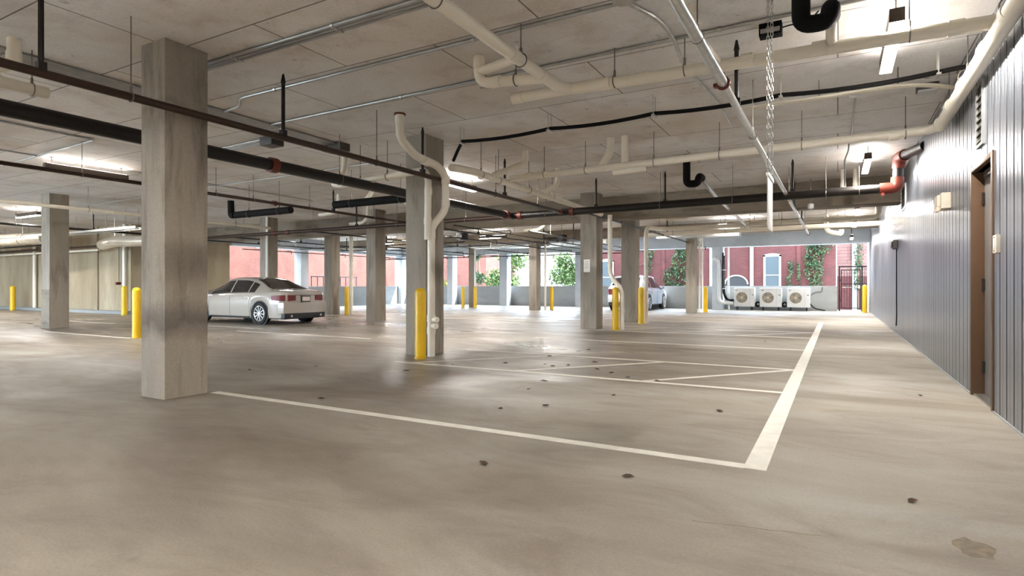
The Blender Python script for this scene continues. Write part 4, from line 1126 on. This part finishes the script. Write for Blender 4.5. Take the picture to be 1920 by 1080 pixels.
class CarShape:
    def __init__(s, S): s.S = S
    def zb(s, x):
        z = s.S['sill']
        for xw in s.S['wheels']:
            dx = abs(x - xw)
            if dx < s.S['arch']:
                z = max(z, s.S['axle'] + math.sqrt(s.S['arch'] ** 2 - dx * dx))
        return z
    def sec(s, x):
        S = s.S
        zt = smooth_tab(S['top'], x, S.get('sm', 0.06)); zl = smooth_tab(S['belt'], x, 0.06); w = smooth_tab(S['wid'], x, 0.03)
        zt = max(zt, zl + 0.02)
        k = min(1, max(0, (zt - zl - 0.10) / 0.30)); k = k * k * (3 - 2 * k)
        re = w * 0.80 * (1 - k) + S['roof_w'] * k
        zb = min(s.zb(x), zl - 0.06)
        dz = zt - zl
        p = [(w * 0.965, zb), (w * 0.995, zb + 0.30 * (zl - zb)), (w, zb + 0.62 * (zl - zb)), (w * 0.985, zl - 0.05), (w * 0.955, zl)]
        ze = zt - (0.055 * k + dz * 0.25 * (1 - k))
        p += [((w * 0.955) * 0.5 + re * 0.5 + 0.012, zl + (ze - zl) * 0.5), (re, ze), (re * 0.80, zt - 0.018 * k - 0.1 * dz * (1 - k)), (re * 0.4, zt - 0.003), (0.0, zt)]
        return p
    def side(s, x, t, sgn, off=0.0):
        p = s.sec(x)
        a, b, c = Vector((0, p[4][0], p[4][1])), Vector((0, p[5][0], p[5][1])), Vector((0, p[6][0], p[6][1]))
        q = a.lerp(b, t * 2) if t < 0.5 else b.lerp(c, t * 2 - 1)
        n = Vector((0, c.z - a.z, a.y - c.y)).normalized()
        q = q + n * off
        return (x, sgn * q.y, q.z)
    def low(s, x, t, sgn, off=0.0):     # lower side, t = 0 sill .. 1 belt
        p = s.sec(x)
        zs = p[0][1] + (p[4][1] - p[0][1]) * t
        for a, b in zip(p[:4], p[1:5]):
            if zs <= b[1] + 1e-6:
                u = (zs - a[1]) / max(1e-6, b[1] - a[1])
                return (x, sgn * (a[0] + (b[0] - a[0]) * u + off), zs)
        return (x, sgn * (p[4][0] + off), zs)
    def topc(s, x, u, off=0.0, dirx=-1):       # u in -1..1 across the top between roof edges
        p = s.sec(x)
        pts = [(0, p[9][1]), (p[8][0], p[8][1]), (p[7][0], p[7][1]), (p[6][0], p[6][1])]
        au = abs(u) * pts[-1][0]
        z = pts[-1][1]
        for a, b in zip(pts, pts[1:]):
            if au <= b[0] + 1e-6:
                z = a[1] + (b[1] - a[1]) * (au - a[0]) / max(1e-6, b[0] - a[0]); break
        return (x + dirx * off * 0.4, math.copysign(au, u) if u else 0.0, z + off)

def make_car(name, label, S, loc, rz, paint, glass='car_glass'):
    root = empty(name, loc, rz)
    tag(root, label, 'car')
    cs = CarShape(S)
    x0, x1 = S['x0'], S['x1']
    xs = [x0 + (x1 - x0) * i / 90 for i in range(91)]
    for xw in S['wheels']:
        xs += [xw + S['arch'] * math.cos(a * PI / 24) for a in range(25)]
    xs = sorted(set(round(x, 4) for x in xs))
    rows = []
    for x in xs:
        p = cs.sec(x)
        rows.append([(x, y, z) for (y, z) in p] + [(x, -y, z) for (y, z) in reversed(p[:-1])])
    m = MB().grid(rows)
    n = len(rows[0])
    base = 0
    m.f.append(tuple(range(n)))
    m.f.append(tuple((len(rows) - 1) * n + k for k in range(n)))
    body = m.build('body', paint, root, local=True, smooth=40)
    W = S['wmax']
    # underbody and wheel wells
    MB().box(x0 + 0.15, x1 - 0.15, -W * 0.74, W * 0.74, S['sill'] - 0.04, S['sill'] + 0.35).build('underbody', 'car_black', root, local=True)
    for xw in S['wheels']:
        for sg in (-1, 1):
            y = sg * (W - 0.115)
            R = S['axle']
            wprof = [(R * 0.66, -0.10), (R * 0.93, -0.105), (R, -0.08), (R, 0.08), (R * 0.93, 0.105), (R * 0.66, 0.10)]
            wh = MB().lathe((xw, y, R), wprof, 36, 'y').build('wheel', 'tire', root, local=True)
            rm = MB()
            rm.ring((xw, y + sg * 0.095, R), AY, R * 0.67, 0.014, 36, 8)
            rm.lathe((xw, y + sg * 0.085, R), [(0.055, -0.02), (0.05, 0.025)], 16, 'y')
            for q in range(10):
                a = 2 * PI * q / 10 + 0.1
                da = 0.05
                ring = []
                for (rr, dd, yy) in ((0.045, 0.25, 0.10), (R * 0.67, 0.060, 0.103)):
                    for s2 in (-1, 1):
                        ring.append((xw + rr * math.cos(a + s2 * dd), y + sg * yy, R + rr * math.sin(a + s2 * dd)))
                ring2 = [(p[0], y + sg * 0.075, p[2]) for p in ring]
                rm.add(ring + ring2, [(0, 1, 3, 2), (4, 6, 7, 5), (0, 4, 5, 1), (2, 3, 7, 6), (0, 2, 6, 4), (1, 5, 7, 3)])
            rm.build('rim', 'rim', wh, local=True)
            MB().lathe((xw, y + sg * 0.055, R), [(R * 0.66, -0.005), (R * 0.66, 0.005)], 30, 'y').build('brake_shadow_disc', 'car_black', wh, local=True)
            MB().ring((xw, sg * (W * 0.93), R), AY, S['arch'] - 0.02, 0.035, 30, 6, 0, 2 * PI).build('arch_liner', 'car_black', root, local=True)
    # side glass
    for sg in (-1, 1):
        for (a, b, t0, t1, nm) in S['windows']:
            rows = []
            N = 12
            for i in range(N + 1):
                x = a + (b - a) * i / N
                rows.append([cs.side(x, t0 + (t1 - t0) * j / 4, sg, 0.006) for j in range(5)])
            MB().grid(rows).build(nm, glass, root, local=True)
        # chrome / dark trim under the glass
        a, b = S['windows'][0][0], S['windows'][-1][1]
        lo, hi = min(w_[0] for w_ in S['windows']), max(w_[1] for w_ in S['windows'])
        MB().tube([cs.side(lo + (hi - lo) * i / 14, 0.03, sg, 0.008) for i in range(15)], 0.008, 6).build('window_trim', 'car_black', root, local=True)
        for x in S['seams']:
            MB().tube([cs.low(x, t / 8, sg, 0.001) for t in range(0, 9)], 0.004, 5).build('door_seam', 'car_black', root, local=True)
        for x in S['handles']:
            c = cs.low(x, 0.80, sg, 0.012)
            MB().box(c[0] - 0.10, c[0] + 0.10, c[1] - 0.014, c[1] + 0.014, c[2] - 0.014, c[2] + 0.014).build('door_handle', paint, root, local=True, bevel=0.006)
        c = cs.low(S['mirror'], 1.0, sg, 0.0)
        mm = MB().box(c[0] - 0.07, c[0] + 0.07, c[1] + sg * 0.05 - 0.0, c[1] + sg * 0.20, c[2] + 0.0, c[2] + 0.13) if sg > 0 else MB().box(c[0] - 0.07, c[0] + 0.07, c[1] - 0.20, c[1] - 0.05, c[2], c[2] + 0.13)
        mm.build('mirror', paint, root, local=True, bevel=0.025)
        MB().tube([(c[0], c[1] - sg * 0.03, c[2] + 0.0), (c[0], c[1] + sg * 0.07, c[2] + 0.04)], 0.02, 8).build('mirror_arm', 'car_black', root, local=True)
        MB().tube([cs.low(S['wheels'][1] + S['arch'] + 0.05 + (S['wheels'][0] - S['wheels'][1] - 2 * S['arch'] - 0.1) * i / 10, 0.03, sg, 0.004) for i in range(11)], 0.02, 6).build('sill_trim', 'car_black', root, local=True)
        # tail lights wrap from rear face to side
        ta, tb, tx = S['tail']
        rows = []
        for i in range(7):
            x = x0 + 0.02 + (tx) * i / 6
            sh = 0.25 * i / 6
            rows.append([cs.low(x, ta + (tb - ta) * (sh * 0.6 + (1 - sh * 1.2) * j / 3), sg, 0.008) for j in range(4)])
        tl = MB().grid(rows).build('tail_light', 'tail_red', root, local=True)
        p = cs.sec(x0)
        zl, zb_ = p[4][1], p[0][1]
        za, zbb = zb_ + (zl - zb_) * ta, zb_ + (zl - zb_) * tb
        w0 = p[2][0]
        MB().add([(x0 - 0.02, sg * (w0 - 0.30), za + 0.02), (x0 - 0.02, sg * (w0 - 0.02), za), (x0 - 0.02, sg * (w0 - 0.02), zbb), (x0 - 0.02, sg * (w0 - 0.30), zbb - 0.01),
                  (x0 + 0.03, sg * (w0 - 0.30), za + 0.02), (x0 + 0.03, sg * (w0 + 0.004), za), (x0 + 0.03, sg * (w0 + 0.004), zbb), (x0 + 0.03, sg * (w0 - 0.30), zbb - 0.01)],
                 [(0, 1, 2, 3), (4, 7, 6, 5), (0, 4, 5, 1), (3, 2, 6, 7), (0, 3, 7, 4), (1, 5, 6, 2)]).build('tail_light_inner', 'tail_red', tl, local=True)
    # front and rear glass
    for (a, b, nm, dx) in (S['rear_glass'] + ('rear_window', -1), S['wind'] + ('windshield', 1)):
        rows = []
        for i in range(11):
            x = a + (b - a) * i / 10
            rows.append([cs.topc(x, -0.93 + 1.86 * j / 12, 0.006, dx) for j in range(13)])
        MB().grid(rows).build(nm, glass, root, local=True)
    # bumpers
    def bumper(xe, sgn, z0, z1, proud, nm, mat, wf=1.0):
        outl = []
        for k in range(13):
            u = -1 + 2 * k / 12
            outl.append((xe + sgn * proud * (1 - 0.9 * abs(u) ** 3), u * W * 0.90 * wf))
        outl += [(xe - sgn * 0.30, W * 0.95 * wf), (xe - sgn * 0.30, -W * 0.95 * wf)]
        MB().prism(outl, z0, z1).build(nm, mat, root, local=True, bevel=0.018)
    bumper(x0, -1, S['sill'] + 0.14, S['bump'], 0.075, 'rear_bumper', paint, 0.98)
    bumper(x0, -1, S['sill'] - 0.02, S['sill'] + 0.15, 0.05, 'rear_valance', 'car_black', 0.93)
    bumper(x1, 1, S['sill'] + 0.02, S['bump'] - 0.04, 0.06, 'front_bumper', paint, 0.94)
    zp = S['plate']
    pl = MB().box(x0 - 0.035, x0 + 0.01, -0.17, 0.17, zp - 0.09, zp + 0.09).build('plate_frame', 'car_black', root, local=True, bevel=0.004)
    MB().box(x0 - 0.039, x0 - 0.034, -0.145, 0.145, zp - 0.065, zp + 0.065).build('license_plate', 'plate', pl, local=True)
    MB().box(x0 - 0.012, x0 + 0.01, -W * 0.55, W * 0.55, zp + 0.105, zp + 0.118).build('trunk_seam', 'car_black', root, local=True)
    for sg in (-1, 1):
        MB().tube([(x0 - 0.065, sg * 0.55, S['sill'] + 0.06), (x0 + 0.1, sg * 0.55, S['sill'] + 0.06)], 0.035, 14).build('exhaust', 'steel', root, local=True)
    # seats seen through the glass
    return root

sedan = dict(x0=-2.30, x1=2.33, wmax=0.915, sill=0.20, axle=0.33, arch=0.385, wheels=(1.45, -1.36), roof_w=0.60,
    top=[(-2.32, 0.985), (-2.2, 1.015), (-1.72, 1.05), (-0.95, 1.355), (-0.55, 1.425), (0.0, 1.435), (0.35, 1.40), (1.18, 1.02), (1.35, 0.985), (1.95, 0.90), (2.2, 0.80), (2.33, 0.66)],
    belt=[(-2.32, 0.955), (-1.9, 0.965), (-0.6, 0.935), (0.8, 0.90), (1.35, 0.87), (2.0, 0.79), (2.33, 0.60)],
    wid=[(-2.32, 0.62), (-2.28, 0.72), (-2.20, 0.80), (-2.08, 0.855), (-1.9, 0.89), (-1.4, 0.912), (0, 0.915), (1.4, 0.908), (1.9, 0.87), (2.2, 0.75), (2.33, 0.58)],
    windows=[(0.03, 0.98, 0.06, 0.88, 'front_side_window'), (-0.80, -0.03, 0.06, 0.88, 'rear_side_window'), (-1.12, -0.85, 0.06, 0.84, 'quarter_window')],
    seams=(1.03, 0.0, -0.92), handles=(0.18, -0.72), mirror=0.92, tail=(0.66, 0.90, 0.40), rear_glass=(-1.68, -0.86), wind=(0.40, 1.14), bump=0.66, plate=0.76)
make_car('sedan', 'pale white four-door sedan parked between the columns, rear toward the stalls', sedan, (-16.36, 12.36, 0), PI, 'car_white')

suv = dict(x0=-2.15, x1=2.15, wmax=0.93, sill=0.26, axle=0.36, arch=0.42, wheels=(1.28, -1.30), roof_w=0.66,
    top=[(-2.17, 1.06), (-2.05, 1.20), (-1.78, 1.60), (-1.4, 1.66), (-0.3, 1.68), (0.25, 1.62), (1.05, 1.14), (1.25, 1.10), (1.85, 1.0), (2.05, 0.88), (2.17, 0.72)],
    belt=[(-2.17, 1.03), (-1.5, 1.06), (0.6, 1.0), (1.2, 0.97), (1.8, 0.90), (2.17, 0.68)],
    wid=[(-2.17, 0.78), (-2.05, 0.86), (-1.6, 0.92), (0, 0.93), (1.3, 0.92), (1.85, 0.88), (2.17, 0.64)],
    windows=[(0.0, 0.88, 0.06, 0.88, 'front_side_window'), (-0.95, -0.06, 0.06, 0.88, 'rear_side_window'), (-1.62, -1.02, 0.08, 0.86, 'quarter_window')],
    seams=(0.92, -0.03, -1.0), handles=(0.15, -0.8), mirror=0.80, tail=(0.62, 0.98, 0.25), rear_glass=(-2.06, -1.82), wind=(0.30, 1.0), bump=0.72, plate=0.86)
make_car('suv', 'silver SUV parked nose to the parapet behind the dark brown column', suv, (-8.5, 27.95, 0), PI / 2, 'car_silver')

# ------------------------------------------------------------------ fallen leaves
leaf_spots = [(-3.1, 6.35), (-3.75, 7.7), (-3.4, 7.75), (-2.9, 7.6), (-2.6, 7.35), (-4.3, 7.5), (-3.0, 5.75), (-2.05, 5.85), (-2.45, 5.05), (-4.6, 4.25), (-2.3, 7.1), (-1.9, 7.0),
              (-4.1, 8.6), (-5.1, 6.2), (-6.5, 5.9), (-7.0, 5.2), (-1.1, 3.4), (-1.3, 13.0), (-3.9, 9.8), (0.35, 3.75), (-2.0, 3.2), (-3.55, 7.55), (-3.2, 8.3), (-4.9, 7.0), (0.75, 7.4), (-0.95, 5.6), (-2.75, 4.7)]
for i, (x, y) in enumerate(leaf_spots):
    a = random.uniform(0, 2 * PI); L = random.uniform(0.03, 0.055); w = L * 0.5
    m = MB()
    pts = [(-L, 0, 0.004), (-L * 0.4, w, 0.014), (L * 0.3, w * 0.9, 0.016), (L, 0, 0.008), (L * 0.3, -w * 0.8, 0.012), (-L * 0.4, -w, 0.006), (0, 0, 0.002)]
    rot = [(x + p[0] * math.cos(a) - p[1] * math.sin(a), y + p[0] * math.sin(a) + p[1] * math.cos(a), p[2]) for p in pts]
    m.add(rot, [(0, 1, 6), (1, 2, 6), (2, 3, 6), (3, 4, 6), (4, 5, 6), (5, 0, 6)])
    o = m.build('dry_leaf', 'leaf_dead')
    tag(o, 'small dry brown leaf lying on the garage floor', 'leaf', 'fallen leaves on the floor')

# ------------------------------------------------------------------ outside: brick buildings, plants
ZG = -0.26
def building(name, label, x0, x1, y0, y1, hgt, mat):
    root = empty(name, ((x0 + x1) / 2, (y0 + y1) / 2, ZG))
    tag(root, label, 'building')
    MB().box(x0, x1, y0, y1, ZG, hgt).build('wall', mat, root)
    return root
def bwindow(root, xa, xb, za, zb_, yf):
    f = MB().box(xa, xa + 0.11, yf - 0.07, yf + 0.02, za, zb_).box(xb - 0.11, xb, yf - 0.07, yf + 0.02, za, zb_).box(xa, xb, yf - 0.07, yf + 0.02, zb_ - 0.10, zb_).box(xa - 0.05, xb + 0.05, yf - 0.11, yf + 0.02, za - 0.08, za)
    arch = [(xa, zb_)] + [(xa + (xb - xa) * k / 8, zb_ + 0.09 * math.sin(PI * k / 8)) for k in range(1, 8)] + [(xb, zb_)]
    n = len(arch)
    f.add([(p[0], yf - 0.07, p[1]) for p in arch] + [(p[0], yf + 0.02, p[1]) for p in arch], [tuple(range(n)), tuple(range(2 * n - 1, n - 1, -1))] + [(k, k + 1, n + k + 1, n + k) for k in range(n - 1)])
    f = f.build('window_frame', 'window_white', root)
    zm = (za + zb_) / 2 - 0.05
    MB().box(xa + 0.11, xb - 0.11, yf - 0.035, yf - 0.012, za, zm - 0.02).build('pane', 'window_glass', f)
    MB().box(xa + 0.11, xb - 0.11, yf - 0.045, yf - 0.022, zm + 0.02, zb_ - 0.10).build('pane', 'window_glass', f)
    MB().box(xa + 0.10, xb - 0.10, yf - 0.055, yf - 0.005, zm - 0.022, zm + 0.022).build('sash_bar', 'window_white', f)
bb = building('brick_building', 'dark red brick building in shade facing the condensers and the SUV', -15.0, -0.1, 37.0, 46.0, 5.4, 'brick_dark')
bwindow(bb, -3.80, -2.86, 0.7, 2.95, 37.0)
bwindow(bb, -13.9, -12.95, 0.7, 2.85, 37.0)
MB().tube([(-4.43, 36.9, ZG), (-4.43, 36.9, 5.3)], 0.10, 12).build('downspout', 'window_white', bb)
MB().tube([(-6.75, 36.92, ZG), (-6.75, 36.92, 5.3)], 0.08, 12).build('downspout', 'window_white', bb)
MB().box(-2.05, -1.85, 36.93, 37.01, ZG, 5.3).build('pilaster', 'brick_dark', bb)
MB().box(-9.75, -9.55, 36.93, 37.01, ZG, 5.3).build('pilaster', 'brick_dark', bb)
m = MB()
poly = [(-5.95, 1.0)] + [(-5.3 + 0.65 * math.cos(a), 1.25 + 0.52 * math.sin(a)) for a in [PI - PI * k / 16 for k in range(17)]] + [(-4.65, 1.0)]
n = len(poly)
m.add([(p[0], 36.93, p[1]) for p in poly] + [(p[0], 37.0, p[1]) for p in poly], [tuple(range(n)), tuple(range(2 * n - 1, n - 1, -1))] + [(k, (k + 1) % n, n + (k + 1) % n, n + k) for k in range(n)])
aw = m.build('arched_window', 'dark_pane', bb)
MB().tube([(p[0], 36.92, p[1]) for p in poly[1:-1]], 0.04, 8).build('arch_trim', 'window_white', aw)

b2_ = building('siding_building', 'pale pink clapboard house end seen through and above the iron gate', -0.05, 9.0, 39.5, 48.0, 5.6, 'siding')
MB().box(-0.05, 9.0, 39.44, 39.5, ZG, 1.7).build('brick_base', 'brick_dark', b2_)
MB().box(0.72, 0.98, 39.36, 39.48, ZG, 5.5).build('corner_board', 'window_white', b2_)
b3 = building('brick_building', 'sunlit salmon brick building beside the left parapet', -46.0, -33.0, 14.0, 42.0, 6.4, 'brick_salmon')
for yy in (19.5, 25.0):
    w_ = MB().box(-33.02, -32.95, yy, yy + 1.0, 3.6, 5.4).build('window_frame', 'window_white', b3)
    MB().box(-32.96, -32.93, yy + 0.12, yy + 0.88, 3.72, 5.28).build('pane', 'window_glass', w_)
b4 = building('brick_building', 'sunlit salmon brick building behind the climbing shrub and slim column', -45.0, -34.0, 55.0, 62.0, 10.0, 'brick_salmon')
b5 = building('apartment_block', 'pale distant apartment block with small dark windows beyond the parapet', -52.0, -22.0, 92.0, 104.0, 13.0, 'pale_facade')
for i in range(8):
    for k in range(4):
        x = -50.0 + 3.6 * i; z = 1.8 + 2.9 * k
        w_ = MB().box(x, x + 1.1, 91.94, 92.02, z, z + 1.5).build('window', 'window_white', b5)
        MB().box(x + 0.1, x + 1.0, 91.92, 91.95, z + 0.1, z + 1.4).build('pane', 'fan_dark', w_)
# low grey roof beyond the parapet
sh = empty('shed', (-18.6, 47.0, ZG)); tag(sh, 'low grey hipped roof just showing over the far parapet', 'shed')
MB().box(-22.4, -16.0, 47.0, 52.0, ZG, 1.05).build('wall', 'pale_facade', sh)
MB().add([(-22.8, 46.6, 1.0), (-15.6, 46.6, 1.0), (-15.6, 52.4, 1.0), (-22.8, 52.4, 1.0), (-20.2, 49.2, 1.75), (-17.4, 49.2, 1.75), (-17.4, 49.8, 1.75), (-20.2, 49.8, 1.75)],
         [(0, 1, 5, 4), (1, 2, 6, 5), (2, 3, 7, 6), (3, 0, 4, 7), (4, 5, 6, 7), (3, 2, 1, 0)]).build('roof', 'roof_grey', sh)
# railing on the salmon building side
rl = empty('railing', (-29.5, 27.5, ZG)); tag(rl, 'thin black railing outside the left parapet by the salmon bricks', 'railing')
for k in range(9):
    MB().box(-29.52, -29.48, 26.4 + 0.5 * k, 26.44 + 0.5 * k, ZG, 1.75).build('post', 'iron_black', rl)
MB().box(-29.53, -29.47, 26.4, 30.5, 1.72, 1.78).build('top_rail', 'iron_black', rl)
# utility poles
for (x, y, l) in ((-22.5, 62.0, 'thin utility pole beyond the parapet near the grey roof'),):
    o = MB().tube([(x, y, ZG), (x, y, 8.0)], 0.12, 8).build('utility_pole', 'trunk'); tag(o, l, 'pole')
    MB().box(x - 0.9, x + 0.9, y - 0.06, y + 0.06, 7.2, 7.35).build('crossarm', 'trunk', o)

def foliage(pts_fn, count, size, mat, name, parent):
    m = MB()
    for _ in range(count):
        p = Vector(pts_fn())
        s = size * random.uniform(0.6, 1.3)
        u = Vector((random.gauss(0, 1), random.gauss(0, 1), random.gauss(0, 1))).normalized()
        w = u.cross(Vector((random.gauss(0, 1), random.gauss(0, 1), random.gauss(0, 1)))).normalized()
        m.add([p - u * s, p + w * s * 0.45 + u * s * 0.1, p + u * s, p - w * s * 0.45 + u * s * 0.1], [(0, 1, 2, 3)])
    return m.build(name, mat, parent)
def tree(label, x, y, hgt, rx, count=1500, mat='leaf_green', size=0.16, zlow=0.6, cat='tree'):
    root = empty('leafy_tree', (x, y, ZG)); tag(root, label, cat)
    MB().tube([(x, y, ZG), (x + 0.08, y, hgt * 0.4), (x, y, hgt * 0.8)], [0.12, 0.09, 0.03], 8).build('trunk', 'trunk', root)
    lobes = [(x + random.uniform(-0.6, 0.6) * rx, y + random.uniform(-0.6, 0.6) * rx, zlow + (hgt - zlow) * random.uniform(0.15, 0.85), rx * random.uniform(0.4, 0.65)) for _ in range(9)]
    def fn():
        lx, ly, lz, r = random.choice(lobes)
        d = Vector((random.gauss(0, 1), random.gauss(0, 1), random.gauss(0, 1))).normalized() * r * random.random() ** 0.4
        return (lx + d.x, ly + d.y, max(ZG + 0.1, lz + d.z))
    foliage(fn, count, size, mat, 'foliage', root)
tree('bright green shrub against the parapet left of the noticed column view', -21.0, 37.5, 4.2, 1.7, 1700, 'leaf_green')
tree('dense green tree growing just past the parapet column, pale block behind', -18.2, 41.0, 3.8, 1.8, 1700, 'leaf_green')
tree('slender dark climbing tree in front of the salmon wall by the slim column', -24.2, 38.0, 5.5, 0.8, 1100, 'leaf_ivy')
tree('sparse yellowish tree at the corner of the two parapets', -30.0, 38.5, 5.5, 1.3, 900, 'leaf_yellow')
tree('yellow-green bush beyond the parapet corner column', -26.0, 34.8, 2.4, 1.2, 1000, 'leaf_yellow', cat='bush')
tree('dark green tree showing over the low grey roof', -20.6, 57.0, 3.3, 1.6, 1300, 'leaf_green')
tree('pale green bush beside the dark tree over the grey roof', -16.2, 57.0, 2.9, 1.4, 1000, 'leaf_yellow', cat='bush')

def ivy(label, blobs, count, size=0.09, yb=36.93):
    root = empty('climbing_ivy', (blobs[0][0], yb, ZG)); tag(root, label, 'ivy')
    tot = sum(b[2] * b[3] for b in blobs)
    def fn():
        r = random.uniform(0, tot)
        for (cx, cz, rx_, rz_) in blobs:
            r -= rx_ * rz_
            if r <= 0: break
        a = random.uniform(0, 2 * PI); q = math.sqrt(random.random())
        return (cx + rx_ * q * math.cos(a), yb - random.uniform(-0.03, 0.10), cz + rz_ * q * math.sin(a))
    foliage(fn, count, size, 'leaf_ivy', 'leaves', root)
    MB().tube([(blobs[0][0], yb + 0.02, ZG)] + [(b[0], yb + 0.02, b[1]) for b in sorted(blobs, key=lambda q: q[1])], 0.02, 6).build('stem', 'trunk', root)
ivy('green ivy climbing the dark brick wall to the left of the gate', [(-1.1, 2.9, 0.45, 0.8), (-0.9, 3.4, 0.7, 0.5), (-1.2, 2.0, 0.5, 0.6), (-1.1, 1.2, 0.4, 0.5), (-1.4, 2.6, 0.3, 0.4)], 750)
ivy('thin strand of ivy beside the white framed window', [(-2.45, 1.2, 0.12, 0.6), (-2.35, 2.2, 0.12, 0.5)], 140)
ivy('narrow ivy strand on the brick pilaster', [(-1.95, 1.1, 0.12, 0.6), (-1.95, 2.0, 0.08, 0.5)], 120)
ivy('large ivy mass on the brick wall beside the SUV', [(-8.9, 1.6, 0.8, 0.8), (-8.6, 2.6, 0.55, 0.9), (-8.4, 3.4, 0.5, 0.8), (-9.0, 0.9, 0.9, 0.5)], 1100)
ivy('patchy ivy on the brick wall above the SUV roof', [(-10.6, 2.7, 0.3, 0.8), (-11.9, 2.2, 0.35, 0.5), (-10.5, 3.4, 0.3, 0.5)], 300)
ivy('pale ivy strand hanging on the white corner board of the clapboard house', [(1.05, 3.2, 0.25, 1.1), (1.0, 1.6, 0.2, 0.8)], 260, 0.09, 39.34)
